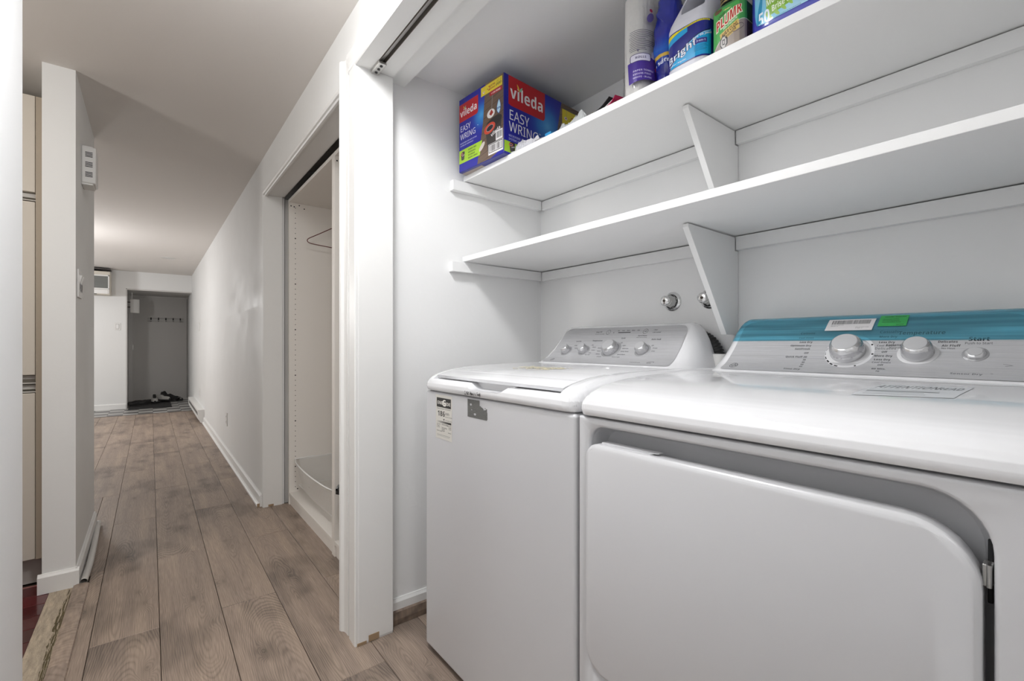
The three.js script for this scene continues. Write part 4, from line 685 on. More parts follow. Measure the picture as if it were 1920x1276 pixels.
{ // white jug of bleach substitute
  const t = thing('bleach_jug', 'white plastic jug with a side handle and a blue and yellow label', 'jug', [1.085, SH, -0.63]);
  const z0 = -0.629, x0 = 1.088;
  const secs = [[0, 0.058, 0.048, x0, z0, 4], [0.004, 0.064, 0.054, x0, z0, 4], [0.018, 0.066, 0.0565, x0, z0, 4], [0.1, 0.066, 0.057, x0, z0, 4], [0.118, 0.066, 0.057, x0, z0, 4], [0.13, 0.065, 0.0555, x0, z0 + 0.001, 3.6], [0.15, 0.06, 0.05, x0, z0 + 0.006, 3.2], [0.17, 0.052, 0.045, x0, z0 + 0.0105, 3], [0.19, 0.044, 0.0405, x0, z0 + 0.0145, 3], [0.21, 0.034, 0.034, x0, z0 + 0.014, 2.6], [0.228, 0.024, 0.024, x0, z0 + 0.008, 2.2], [0.24, 0.021, 0.021, x0, z0 + 0.006, 2], [0.255, 0.021, 0.021, x0, z0 + 0.006, 2]].map(([y, ...r]) => [SH + y, ...r]);
  const fine = []; for (let i = 0; i < secs.length - 1; i++) for (let k = 0; k < 3; k++) fine.push(secs[i].map((v, j) => lerp(v, secs[i + 1][j], k / 3))); fine.push(secs.at(-1));
  const tunnel = new THREE.ExtrudeGeometry(new THREE.Shape(spline([[-0.02, 0.142], [0.016, 0.139], [0.034, 0.146], [0.031, 0.168], [0.02, 0.19], [0.002, 0.197], [-0.012, 0.186], [-0.022, 0.162], [-0.02, 0.142]], 40).map((p) => new THREE.Vector2(...p))), { depth: 0.3, bevelEnabled: false });
  tunnel.applyMatrix4(new THREE.Matrix4().set(0, 0, 1, 0, 0, 1, 0, 0, 1, 0, 0, 0, 0, 0, 0, 1)); flipWinding(tunnel); tunnel.translate(0.95, SH, z0 + 0.01);
  const body = loftY(fine);
  part('body', cut(body, tunnel), phy({ color: lin(0.70, 0.70, 0.76), roughness: 0.4, clearcoat: 0.2 }), t);
  part('cap', lathe([[0, 0.25], [0.026, 0.25], [0.026, 0.285], [0.024, 0.288], [0, 0.288]], [x0, SH, z0 + 0.006], [0, 1, 0]), std({ color: lin(0.03, 0.05, 0.3), roughness: 0.4 }), t);
  const lab = canvasTex(900, 480, (c, W, H) => {
    c.fillStyle = '#1b2384'; c.fillRect(0, 0, W, H); c.scale(500 / 640, 480 / 720);
    c.fillStyle = '#17a2dc'; c.beginPath(); c.moveTo(0, 250); c.lineTo(330, 160); c.lineTo(330, 250); c.lineTo(60, 330); c.lineTo(0, 370); c.fill();
    c.fillStyle = '#17a2dc'; c.beginPath(); c.moveTo(60, 720); c.quadraticCurveTo(200, 470, 540, 330); c.lineTo(640, 300); c.lineTo(640, 690); c.lineTo(100, 720); c.fill();
    c.strokeStyle = '#101642'; c.lineWidth = 14; c.beginPath(); c.moveTo(40, 720); c.quadraticCurveTo(190, 450, 620, 310); c.stroke(); c.strokeStyle = '#e6ebf5'; c.lineWidth = 6; c.beginPath(); c.moveTo(66, 716); c.quadraticCurveTo(210, 470, 630, 322); c.stroke();
    c.fillStyle = '#efe019'; c.beginPath(); c.moveTo(0, 120); c.quadraticCurveTo(250, 30, 620, 24); c.lineTo(620, 140); c.quadraticCurveTo(260, 140, 0, 262); c.fill();
    c.save(); c.translate(420, 96); c.rotate(-0.07); txt(c, 'NOUVEAU FORMAT', 0, 0, 50, '#1d1d22'); txt(c, 'FORMULE CONCENTRÉE', 20, 36, 28, '#1d1d22'); c.restore();
    c.save(); c.translate(235, 540); c.rotate(-0.3); c.font = 'italic bold 150px sans-serif'; c.textAlign = 'center'; c.lineWidth = 14; c.strokeStyle = '#0e1a5c'; c.strokeText('Bright', 0, 40); c.fillStyle = '#e8eef6'; c.fillText('Bright', 0, 40); c.restore();
    c.save(); c.translate(520, 380); c.rotate(-0.28); c.font = 'italic bold 44px sans-serif'; c.fillStyle = '#eef2fa'; c.textAlign = 'center'; c.fillText('Eau de Javel', 0, 20); c.restore();
    c.fillStyle = '#3d3f8e'; c.fillRect(430, 440, 150, 76); txt(c, '3-en-1', 505, 490, 40, '#d6d9ee'); for (let i = 0; i < 5; i++) { c.fillStyle = '#0f6f9c'; c.fillRect(420, 540 + i * 20, 110 + 80 * hash(i, 9), 7); } txt(c, 'Original / Régulier', 180, 676, 30, '#dbe8f6');
  });
  const ls = fine.filter((s) => s[0] >= SH + 0.0175 && s[0] <= SH + 0.109);
  part('label', loftY(ls, -48, 130, 60, 0.0008, false), phy({ map: lab, roughness: 0.25, clearcoat: 0.5 }), t, 'blue label with a yellow band');
}
{ // drain cleaner in a green bottle
  const t = thing('drain_cleaner', 'small green and grey bottle of drain cleaner with a dark striped cap', 'bottle', [1.06, SH, -0.53]), x0 = 1.066, z0 = -0.5275;
  const s = [[0, 0.034, 0.032, x0, z0, 5], [0.003, 0.038, 0.0365, x0, z0, 5], [0.09, 0.038, 0.0365, x0, z0, 5], [0.103, 0.0375, 0.036, x0, z0, 5], [0.109, 0.034, 0.032, x0, z0, 4], [0.115, 0.022, 0.022, x0, z0 - 0.006, 2.2], [0.121, 0.0185, 0.0185, x0, z0 - 0.007, 2], [0.13, 0.0185, 0.0185, x0, z0 - 0.007, 2]].map(([y, ...r]) => [SH + y, ...r]);
  part('bottle', loftY(s), std({ color: lin(0.05, 0.22, 0.06), roughness: 0.35 }), t);
  const c0 = part('cap', lathe([[0.02, 0.121], [0.023, 0.122], [0.023, 0.15], [0.021, 0.153], [0, 0.153]], [x0, SH, z0 - 0.007], [0, 1, 0]), M.black, t);
  for (const h of [0.124, 0.132, 0.14]) part('cap_stripe', lathe([[0.0232, h], [0.0238, h + 0.0008], [0.0238, h + 0.0026], [0.0232, h + 0.0034]], [x0, SH, z0 - 0.007], [0, 1, 0]), std({ color: lin(0.42, 0.32, 0.12), roughness: 0.4, metalness: 0.5 }), c0);
  const lab = canvasTex(720, 560, (c, W, H) => {
    c.fillStyle = '#4cab52'; c.fillRect(0, 0, W, H); c.fillStyle = '#2a6a35'; c.fillRect(440, 0, 280, H); c.fillStyle = '#a3968c'; c.beginPath(); c.moveTo(0, 560); c.quadraticCurveTo(150, 400, 440, 380); c.lineTo(440, 560); c.fill(); c.fillStyle = '#544340'; c.fillRect(440, 380, 280, 180); c.strokeStyle = '#e4e4dc'; c.lineWidth = 5; c.beginPath(); c.moveTo(20, 560); c.quadraticCurveTo(160, 396, 440, 376); c.lineTo(720, 376); c.stroke();
    c.fillStyle = '#6a4c33'; c.beginPath(); c.ellipse(80, 90, 50, 130, 0.1, 0, 7); c.fill(); for (let i = 0; i < 26; i++) { c.fillStyle = ['#8f7350', '#3b2a1e'][i % 2]; c.fillRect(48 + 60 * hash(i, 31), 150 * hash(i, 32), 16, 9); }
    c.fillStyle = '#e8cf8a'; c.beginPath(); for (let k = 0; k < 20; k++) { const a = k * Math.PI / 10, r = k % 2 ? 26 : 62; c.lineTo(190 + r * Math.cos(a), 190 + r * 0.7 * Math.sin(a)); } c.fill();
    c.save(); c.translate(200, 345); c.rotate(-0.24); c.scale(0.78, 0.8); c.font = 'italic bold 118px sans-serif'; c.textAlign = 'center'; c.lineWidth = 22; c.strokeStyle = '#f3ead2'; c.strokeText('PLUMR', 0, 30); c.fillStyle = '#c8261f'; c.fillText('PLUMR', 0, 30); txt(c, 'LIQUID', -80, -70, 34, '#3b2a1e'); txt(c, 'PRO-STRENGTH', 20, 68, 30, '#f6f1e4'); c.fillStyle = '#dcbf6e'; c.fillRect(-150, 78, 290, 86); txt(c, 'HAIR CLOG', 0, 124, 46, '#4b2a14'); txt(c, 'ELIMINATOR', 0, 156, 30, '#4b2a14'); c.restore();
    c.fillStyle = '#cfcac6'; c.strokeStyle = '#26262a'; c.lineWidth = 9; c.beginPath(); for (let k = 0; k < 8; k++) c.lineTo(150 + 44 * Math.cos(k * 0.785 + 0.39), 502 + 48 * Math.sin(k * 0.785 + 0.39)); c.closePath(); c.fill(); c.stroke(); c.lineWidth = 7; c.strokeRect(137, 486, 26, 32);
    c.strokeStyle = '#6a5a5c'; c.lineWidth = 5; c.beginPath(); c.ellipse(320, 440, 64, 20, -0.2, 0, 7); c.stroke();
  });
  const fine = [0.004, 0.09, 0.101].map((h) => [SH + h, 0.038, 0.0365, x0, z0, 5]);
  part('label', loftY(fine, -47, 135, 64, 0.0006, false), phy({ map: lab, roughness: 0.25, clearcoat: 0.5 }), t, 'green label with red lettering');
}
{ // blue detergent jug
  const t = thing('detergent_jug', 'wide deep blue detergent jug with pale blue label, rightmost on the upper shelf', 'jug', [1.1, SH, -0.37]), x0 = 1.105, z0 = -0.372;
  const s = [[0, 0.07, 0.102, x0, z0, 5], [0.004, 0.076, 0.109, x0, z0, 5], [0.02, 0.078, 0.1115, x0, z0, 5], [0.14, 0.078, 0.113, x0, z0, 5], [0.16, 0.076, 0.112, x0, z0, 4.5], [0.19, 0.066, 0.10, x0, z0 + 0.004, 3.6], [0.215, 0.05, 0.08, x0, z0 + 0.01, 3], [0.235, 0.03, 0.04, x0, z0 + 0.02, 2.4], [0.245, 0.026, 0.028, x0, z0 + 0.022, 2]].map(([y, ...r]) => [SH + y, ...r]);
  const fine = []; for (let i = 0; i < s.length - 1; i++) for (let k = 0; k < 4; k++) fine.push(s[i].map((v, j) => lerp(v, s[i + 1][j], k / 4))); fine.push(s.at(-1));
  part('body', loftY(fine), phy({ color: lin(0.035, 0.045, 0.42), roughness: 0.32, clearcoat: 0.3 }), t);
  part('cap', lathe([[0, 0.24], [0.034, 0.24], [0.034, 0.29], [0.031, 0.294], [0, 0.294]], [x0, SH, z0 + 0.022], [0, 1, 0]), std({ color: lin(0.75, 0.75, 0.78), roughness: 0.4 }), t);
  const lab = canvasTex(1000, 820, (c, W, H) => {
    c.clearRect(0, 0, W, H); c.save(); c.beginPath(); c.roundRect(22, 20, 930, 796, [40, 60, 380, 190]); c.clip();
    const g = c.createLinearGradient(0, 810, 700, 0); g.addColorStop(0, '#1f9fd0'); g.addColorStop(0.3, '#a9d8ee'); g.addColorStop(0.6, '#8cc4e4'); g.addColorStop(1, '#4f86c6'); c.fillStyle = g; c.fillRect(0, 0, W, H);
    c.fillStyle = '#86b63c'; c.save(); c.translate(350, 660); c.rotate(-0.1); c.fillRect(-190, -96, 470, 130); c.restore(); c.fillStyle = '#9cc85a'; for (let i = 0; i < 6; i++) { c.save(); c.translate(190 + 62 * i, 715 - 14 * i); c.rotate(0.7); c.beginPath(); c.ellipse(0, 0, 52, 13, 0, 0, 7); c.fill(); c.restore(); }
    c.fillStyle = 'rgba(18,130,180,0.75)'; c.beginPath(); c.ellipse(82, 660, 22, 110, 0.25, 0, 7); c.fill();
    c.save(); c.translate(380, 660); c.rotate(-0.1); txt(c, 'Morning Breeze', 0, -40, 58, '#eef6e0'); txt(c, 'Brise du matin', 20, 16, 54, '#eef6e0'); c.restore();
    txt(c, '50', 130, 742, 116, '#eaf5fb'); ['LAUNDRY DETERGENT', 'DÉTERGENT À LESSIVE'].forEach((q, i) => txt(c, q, 235, 762 + i * 28, 25, '#5b7f98', 'left')); c.strokeStyle = '#56778f'; c.lineWidth = 3; c.strokeRect(520, 676, 70, 66); txt(c, 'HE', 555, 724, 40, '#39566c'); txt(c, '2L', 650, 738, 78, '#1c3350');
    c.strokeStyle = '#2b3a8c'; c.lineWidth = 15; c.fillStyle = '#f1f3f8'; c.beginPath(); c.ellipse(250, 330, 320, 240, -0.12, 0, 7); c.fill(); c.stroke(); c.beginPath(); c.moveTo(60, 380); c.lineTo(110, 540); c.lineTo(200, 400); c.stroke(); txt(c, 'PURE', 330, 470, 72, '#2b3a8c'); c.restore();
  });
  const ls = fine.filter((q) => q[0] >= SH + 0.016 && q[0] <= SH + 0.166);
  part('label', loftY(ls, -46, 46, 48, 0.0009, false), phy({ map: lab, alphaTest: 0.4, roughness: 0.22, clearcoat: 0.5 }), t, 'oval pale blue label');
}
// ---------------------------------------------------------------- wardrobe closet
function wardrobe(label, z0, z1, far, near) {
  const t = thing('wardrobe_frame', label, 'wardrobe', [0.97, 0, (z0 + z1) / 2]), F = 0.686, B = 1.25, T = 0.019;
  part('side_panel', rbox(F, B, 0, 1.915, z0, z0 + T, 0.0012), M.wardrobe, t);
  part('side_panel', rbox(F, B, 0, 1.915, z1 - T, z1, 0.0012), M.wardrobe, t);
  part('top_panel', rbox(F, B, 1.896, 1.915, z0 + T, z1 - T, 0.0012), M.wardrobe, t);
  part('bottom_panel', rbox(F, B, 0.056, 0.075, z0 + T, z1 - T, 0.0012), M.wardrobe, t);
  part('plinth', rbox(F + 0.006, F + 0.022, 0, 0.056, z0 + T, z1 - T, 0.001), M.wardrobe, t);
  part('back_panel', box(B - 0.006, B - 0.002, 0.05, 1.9, z0 + T, z1 - T), M.wardrobe, t);
  const r = part('clothes_rail', bar([0.975, 1.83, z0 + T], [0.975, 1.83, z1 - T], 0.0125, 14), M.wire, t);
  for (const [z, q] of [[z0 + T, 1], [z1 - T, -1]]) part('rail_end', lathe([[0.021, 0], [0.021, 0.006], [0.016, 0.012], [0, 0.012]], [0.975, 1.83, z], [0, 0, q], 20), M.wire, r);
  const holes = [], dot = (x, y, z, q, rr) => { const g = new THREE.CircleGeometry(rr, 10); if (q < 0) g.rotateY(Math.PI); holes.push(g.translate(x, y, z + q * 0.0004)); };
  for (const [z, q] of [[z0 + T, 1], [z1 - T, -1]]) for (let k = 0; k < 56; k++) { dot(F + 0.037, 0.105 + k * 0.032, z, q, k % 9 === 4 ? 0.0042 : 0.0026); dot(B - 0.05, 0.105 + k * 0.032, z, q, 0.0026); }
  for (const [x, y] of [[F + 0.012, 1.875], [F + 0.03, 1.872], [F + 0.09, 1.868], [F + 0.06, 1.885], [F + 0.05, 0.09], [F + 0.12, 0.085]]) for (const [z, q] of [[z0 + T, 1], [z1 - T, -1]]) dot(x, y, z, q, 0.004);
  part('pin_holes', merge(holes), M.black, t).userData.kind = 'stuff';
  return t;
}
wardrobe('white wardrobe frame farther down the corridor, holding a wire hanger and a deep mesh basket', -3.17, -2.262);
wardrobe('white narrow wardrobe frame next to the closet post, holding three wire trays', -2.26, -1.712);
// closet above the frames; grey strip stands in for the dark gap beside them
struct('wall_wardrobe_back', box(1.255, 1.27, 0, CEIL, -3.23, -1.7), M.wall);
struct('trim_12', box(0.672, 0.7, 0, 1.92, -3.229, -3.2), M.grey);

const meshTex = dataTex(64, 64, (x, y) => { const u = (x % 16) / 16 - 0.5, v = (y % 16) / 16 - 0.5, w = Math.abs(u) + Math.abs(v) > 0.41; return [236, 233, 228, w ? 255 : 0]; });
meshTex.repeat.set(1, 1);
function basket(label, F, B, z0, z1, y0, y1, bow, name = 'wire_basket', cat = 'basket') {
  const t = thing(name, label, cat, [(F + B) / 2, y0, (z0 + z1) / 2]);
  // rim: straight back and sides, bowed front with rounded corners
  const front = (u) => F - bow * Math.sin(Math.PI * u), rim = [], n = 24;
  const c = 0.035, pts = [];
  for (let i = 0; i <= n; i++) { const u = i / n; pts.push([front(u) + c * Math.pow(Math.abs(2 * u - 1), 10), lerp(z0, z1, u)]); }
  pts.push([B, z1]); pts.push([B, z0]);
  for (const [x, z] of pts) rim.push([x, y1, z]);
  part('rim', tube(rim, 0.0045, 120, 8, true), M.wire, t);
  const k = 0.16 * (y1 - y0) / 0.16, cx = (F + B) / 2, cz = (z0 + z1) / 2, dense = [];
  for (let i = 0; i < pts.length; i++) { const a = pts[i], b = pts[(i + 1) % pts.length], m = Math.ceil(Math.hypot(b[0] - a[0], b[1] - a[1]) / 0.02); for (let j = 0; j < m; j++) dense.push([lerp(a[0], b[0], j / m), lerp(a[1], b[1], j / m)]); }
  dense.push(dense[0]);
  let len = 0; const arc = dense.map((p, i) => { if (i) len += Math.hypot(p[0] - dense[i - 1][0], p[1] - dense[i - 1][1]); return len; });
  const taper = (p, v) => { const q = 1 - v, sx = 1 - 0.14 * q, sz = 1 - 0.06 * q; return [cx + (p[0] - cx) * sx, lerp(y0, y1, v), cz + (p[1] - cz) * sz]; };
  const side = grid(dense.length - 1, 6, (u, v) => taper(dense[Math.round(u * (dense.length - 1))], v)), uv = side.attributes.uv;
  for (let i = 0; i < uv.count; i++) { const q = i % dense.length; uv.setXY(i, arc[q] / 0.028, (uv.getY(i) * (y1 - y0)) / 0.028); }
  const bottom = grid(12, 12, (u, v) => { const p = taper([lerp(F - bow * 0.6, B, v), lerp(z0, z1, u)], 0); return [p[0], y0 + 0.0005, p[2]]; });
  const uv2 = bottom.attributes.uv; for (let i = 0; i < uv2.count; i++) uv2.setXY(i, (uv2.getX(i) * (z1 - z0)) / 0.028, (uv2.getY(i) * (B - F)) / 0.028);
  part('mesh', merge([side, bottom]), std({ map: meshTex, alphaTest: 0.5, roughness: 0.5, side: THREE.DoubleSide }), t);
  part('frame_wire', merge([bar([F + 0.03, y0, z0 + 0.03], [F + 0.03, y0, z1 - 0.03], 0.003), bar([B - 0.03, y0, z0 + 0.03], [B - 0.03, y0, z1 - 0.03], 0.003), bar([F + 0.03, y0, z0 + 0.03], [B - 0.03, y0, z0 + 0.03], 0.003), bar([F + 0.03, y0, z1 - 0.03], [B - 0.03, y0, z1 - 0.03], 0.003)]), M.wire, t);
  for (const [a, b] of [[z0 - 0.011, z0 - 0.004], [z1 + 0.004, z1 + 0.011]]) part('runner', rbox(F + 0.05, B - 0.02, y1 - 0.014, y1 + 0.002, a, b, 0.001), M.wire, t);
  return t;
}
basket('deep white mesh pull-out basket with a bowed rim at the foot of the wardrobe', 0.705, 1.2, -3.139, -2.293, 0.125, 0.283, 0.02);
basket('white wire tray, topmost of the three in the narrow wardrobe', 0.70, 1.2, -2.23, -1.742, 0.515, 0.578, 0.022, 'wire_tray', 'tray');
basket('white wire tray holding a dark shoe, middle of three in the narrow wardrobe', 0.70, 1.2, -2.23, -1.742, 0.325, 0.388, 0.022, 'wire_tray', 'tray');
basket('white wire tray, lowest of the three in the narrow wardrobe', 0.70, 1.2, -2.23, -1.742, 0.175, 0.238, 0.022, 'wire_tray', 'tray');
{ // hanger
  const z = -3.055, t = thing('clothes_hanger', 'thin dark red wire hanger hanging in the wardrobe', 'hanger', [0.975, 1.83, z]), hm = std({ color: lin(0.13, 0.025, 0.02), roughness: 0.4 }), X = 0.975, r = 0.0026;
  const hook = [[X, 1.775, z], [X, 1.795, z], [X - 0.012, 1.812, z], [X - 0.017, 1.832, z], [X - 0.009, 1.8445, z], [X + 0.006, 1.8455, z], [X + 0.0155, 1.836, z]];
  part('hook', tube(hook, r, 30, 8), hm, t);
  const half = (s) => [[X, 1.777, z], [X + s * 0.06, 1.746, z], [X + s * 0.13, 1.704, z], [X + s * 0.185, 1.672, z], [X + s * 0.201, 1.661, z], [X + s * 0.206, 1.65, z], [X + s * 0.199, 1.64, z], [X + s * 0.17, 1.633, z], [X, 1.62, z]];
  part('frame', merge([tube(half(-1), r, 60, 8), tube(half(1), r, 60, 8)]), hm, t);
}

// ---------------------------------------------------------------- kitchen seen through the gap on the left
{
  const t = thing('tall_cabinet', 'tall cream kitchen cabinet with recessed grip strips between its doors', 'cabinet', [-0.7, 0, -3.03]), x0 = -1.0, x1 = -0.352;
  part('carcass', merge([box(x0, x1, 0.115, 2.03, -3.35, -2.765), box(x0, x1, 0.0, 0.115, -3.34, -2.79)]), M.cream, t);
  part('toe_kick', rbox(x0, x1, 0, 0.113, -2.79, -2.78, 0.001), std({ color: lin(0.5, 0.47, 0.44), roughness: 0.5 }), t);
  part('side_filler', rbox(-0.374, x1, 0.115, 2.03, -2.765, -2.722, 0.002), M.creamDark, t, 'darker tan filler strip');
  for (const [a, b] of [[0.118, 0.803], [0.878, 1.592], [1.632, 2.03]]) part('door', rbox(x0, -0.375, a, b, -2.763, -2.72, 0.003), M.cream, t);
  const grip = std({ color: lin(0.55, 0.53, 0.50), roughness: 0.35 });
  part('grip_strip', merge([rbox(x0, x1, 1.612, 1.630, -2.76, -2.742, 0.002), rbox(x0, x1, 1.597, 1.601, -2.76, -2.726, 0.001)]), grip, t, 'recessed grey grip strip');
  part('grip_strip', merge([rbox(x0, x1, 0.86, 0.876, -2.76, -2.742, 0.002), rbox(x0, x1, 0.842, 0.846, -2.76, -2.724, 0.001), rbox(x0, x1, 0.818, 0.838, -2.76, -2.742, 0.002), rbox(x0, x1, 0.806, 0.81, -2.76, -2.724, 0.001)]), grip, t, 'recessed grey grip strip');
}

// ---------------------------------------------------------------- fittings on the walls
{ // chime box with slotted side
  const X = PX, t = thing('door_chime', 'white slotted chime box high on the partition wall', 'chime', [X, 1.735, -2.89]);
  const slots = []; for (const y of [1.775, 1.82, 1.865]) for (let k = 0; k < 4; k++) slots.push([y - 0.0095 + k * 0.0063]);
  part('body', merge([rbox(X, X + 0.05, 1.735, 1.9, -2.94, -2.837, 0.006, 3), rbox(X, X + 0.04, 1.728, 1.905, -2.945, -2.842, 0.003)]), M.whitePlastic, t);
  for (const [y] of slots) part('slot', box(X + 0.013, X + 0.038, y - 0.0016, y + 0.0016, -2.838, -2.8362), M.black, t);
}
function plate(t, axis, at, u0, u1, y0, y1, out) { // wall plate standing proud of the wall by out
  return axis === 'x' ? rbox(Math.min(at, at + out), Math.max(at, at + out), y0, y1, u0, u1, 0.002) : rbox(u0, u1, y0, y1, Math.min(at, at + out), Math.max(at, at + out), 0.002);
}
{ // double switch on the partition
  const t = thing('light_switch', 'white double light switch at the near edge of the partition wall', 'light switch', [PX, 1.265, -2.74]);
  part('plate', plate(t, 'x', PX, -2.8, -2.684, 1.206, 1.326, 0.006), M.whitePlastic, t);
  for (const z of [-2.768, -2.716]) {
    const s = part('rocker', prism('z', [[PX + 0.005, 1.232], [PX + 0.0075, 1.232], [PX + 0.0075, 1.266], [PX + 0.0155, 1.299], [PX + 0.005, 1.3]], z - 0.016, z + 0.016, 0.0008), M.trim, t);
    part('frame', rbox(PX + 0.004, PX + 0.0075, 1.228, 1.304, z - 0.0185, z + 0.0185, 0.001), M.whitePlastic, s);
  }
}
{
  const t = thing('light_switch', 'white single light switch on the far wall left of the grey entrance', 'light switch', [-0.4, 1.3, FAR]);
  part('plate', plate(t, 'z', FAR, -0.437, -0.362, 1.22, 1.335, 0.006), M.whitePlastic, t);
  const s = part('rocker', rbox(-0.417, -0.383, 1.244, 1.312, FAR + 0.005, FAR + 0.012, 0.002), M.trim, t);
  part('frame', rbox(-0.42, -0.38, 1.24, 1.316, FAR + 0.004, FAR + 0.0075, 0.001), std({ color: lin(0.45, 0.44, 0.43), roughness: 0.5 }), s);
}
function outlet(label, z, y, w, h, name, cat) {
  const t = thing(name, label, cat, [WX, y, z]);
  part('plate', plate(t, 'x', WX, z - w / 2, z + w / 2, y - h / 2, y + h / 2, -0.006), M.whitePlastic, t);
  if (name === 'wall_outlet') for (const q of [-0.024, 0.024]) { const s = part('socket', rbox(WX - 0.0085, WX - 0.004, y + q - 0.015, y + q + 0.015, z - 0.017, z + 0.017, 0.004), M.whitePlastic, t); for (const e of [-0.006, 0.006]) part('slot', box(WX - 0.0088, WX - 0.0083, y + q - 0.005, y + q + 0.005, z + e - 0.001, z + e + 0.001), M.black, s); } else part('rocker', rbox(WX - 0.011, WX - 0.004, y - 0.03, y + 0.03, z - 0.016, z + 0.016, 0.002), M.trim, t);
}
outlet('white wall outlet low on the corridor wall between heater and wardrobe', -4.87, 0.33, 0.075, 0.118, 'wall_outlet', 'outlet');
outlet('white wall outlet low on the corridor wall above the baseboard heater', -7.75, 0.33, 0.075, 0.118, 'wall_outlet', 'outlet');
outlet('white light switch on the right corridor wall near the entrance', -7.8, 1.25, 0.075, 0.118, 'light_switch', 'light switch');
{ // baseboard heater
  const t = thing('baseboard_heater', 'long white electric baseboard heater along the right wall by the entrance', 'heater', [WX - 0.035, 0, -8.0]), a = -8.95, b = -7.08;
  const sec = [[WX, 0.035], [WX, 0.168], [WX - 0.066, 0.168], [WX - 0.07, 0.164], [WX - 0.07, 0.14], [WX - 0.066, 0.136], [WX - 0.058, 0.136], [WX - 0.058, 0.075], [WX - 0.064, 0.07], [WX - 0.064, 0.045], [WX - 0.05, 0.035]];
  part('housing', prism('z', sec, a, b - 0.004, 0.001), M.whitePlastic, t);
  part('end_cap', prism('z', [[WX, 0.0], [WX, 0.17], [WX - 0.071, 0.17], [WX - 0.072, 0.135], [WX - 0.067, 0.06], [WX - 0.045, 0.01], [WX - 0.025, 0.0]], b - 0.03, b, 0.002), M.whitePlastic, t);
  part('end_cap', prism('z', [[WX, 0.0], [WX, 0.17], [WX - 0.071, 0.17], [WX - 0.072, 0.135], [WX - 0.067, 0.06], [WX - 0.045, 0.01], [WX - 0.025, 0.0]], a, a + 0.03, 0.002), M.whitePlastic, t);
  part('grille', merge([0, 1, 2].map((k) => box(WX - 0.0625, WX - 0.0575, 0.084 + k * 0.017, 0.094 + k * 0.017, a + 0.03, b - 0.03))), std({ color: lin(0.2, 0.19, 0.18), roughness: 0.5 }), t);
}
{ // air conditioner high on the far wall
  const x1 = -0.468, x0 = -1.1, y0 = 1.738, y1 = 2.085, z0 = FAR, z1 = FAR + 0.27, t = thing('air_conditioner', 'beige wall air conditioner with a grey grille below the ceiling of the far wall', 'air conditioner', [-0.78, y0, FAR]);
  const body = std({ color: lin(0.62, 0.575, 0.5), roughness: 0.5 });
  part('housing', rbox(x0, x1, y0, y1, z0, z1, 0.012, 3), body, t);
  part('front_frame', merge([rbox(x0 + 0.01, x1 - 0.012, y1 - 0.075, y1 - 0.055, z1 - 0.01, z1 + 0.014, 0.003), rbox(x0 + 0.01, x1 - 0.012, y0 + 0.078, y0 + 0.096, z1 - 0.01, z1 + 0.014, 0.003), rbox(x1 - 0.026, x1 - 0.012, y0 + 0.02, y1 - 0.055, z1 - 0.01, z1 + 0.014, 0.003)]), M.whitePlastic, t);
  const gr = part('grille', rbox(x0 + 0.02, x1 - 0.026, y0 + 0.096, y1 - 0.075, z1 - 0.01, z1 + 0.004, 0.001), std({ color: lin(0.15, 0.155, 0.145), roughness: 0.5 }), t);
  for (let k = 0; k < 8; k++) part('slat', box(x0 + 0.025, x1 - 0.03, y0 + 0.108 + k * 0.021, y0 + 0.113 + k * 0.021, z1 + 0.003, z1 + 0.007), std({ color: lin(0.2, 0.205, 0.195), roughness: 0.5 }), gr);
  part('vent', merge([box(x0 + 0.02, -0.70, y0 + 0.045, y0 + 0.072, z1, z1 + 0.003), box(x0 + 0.02, -0.70, y0 + 0.02, y0 + 0.036, z1, z1 + 0.003)]), M.black, t);
  const c = part('control_panel', rbox(-0.695, x1 - 0.028, y0 + 0.014, y0 + 0.074, z1 - 0.01, z1 + 0.008, 0.002), M.whitePlastic, t);
  part('switch', merge([rbox(-0.685, -0.662, y0 + 0.028, y0 + 0.062, z1 + 0.006, z1 + 0.011, 0.002), box(-0.69, -0.62, y0 + 0.002, y0 + 0.01, z1 + 0.002, z1 + 0.006)]), M.black, c);
  part('hood', prism('y', [[x0, z0], [x1 + 0.0, z0], [x1, z1 - 0.015], [x1 - 0.2, z1 + 0.01], [x0, z1 + 0.012]], y1 + 0.03, y1 + 0.042, 0.001), std({ color: lin(0.1, 0.09, 0.085), roughness: 0.6 }), t);
  part('cable', tube([[-0.78, y1 + 0.004, z1 - 0.03], [-0.68, y1 + 0.03, z1 - 0.01], [-0.58, y1 + 0.024, z1 - 0.01], [-0.5, y1 + 0.004, z1 - 0.02]], 0.005, 20, 6), M.rubber, t);
}
{ // coat hooks on the grey entrance door
  const t = thing('coat_hooks', 'rail of five dark coat hooks on the grey entrance door', 'hook rail', [0.22, 1.45, -10.55]), z = -10.55;
  part('rail', rbox(-0.036, 0.484, 1.418, 1.472, z, z + 0.012, 0.003), std({ color: lin(0.5, 0.49, 0.47), roughness: 0.5 }), t);
  part('rail_edge', merge([box(-0.038, 0.486, 1.47, 1.4745, z, z + 0.013), box(-0.038, 0.02, 1.4155, 1.4195, z, z + 0.013), box(0.42, 0.486, 1.4155, 1.4195, z, z + 0.013)]), M.darkMetal, t);
  for (let k = 0; k < 5; k++) { const x = 0.01 + k * 0.107; const h = part('hook', merge([tube([[x, 1.475, z + 0.012], [x, 1.465, z + 0.022], [x, 1.43, z + 0.03], [x, 1.418, z + 0.045], [x, 1.43, z + 0.06]], 0.007, 20, 8), rbox(x - 0.009, x + 0.009, 1.44, 1.485, z + 0.01, z + 0.016, 0.003)]), M.black, t); part('tip', new THREE.SphereGeometry(0.0095, 12, 8).translate(x, 1.432, z + 0.06), M.chrome, h); }
}
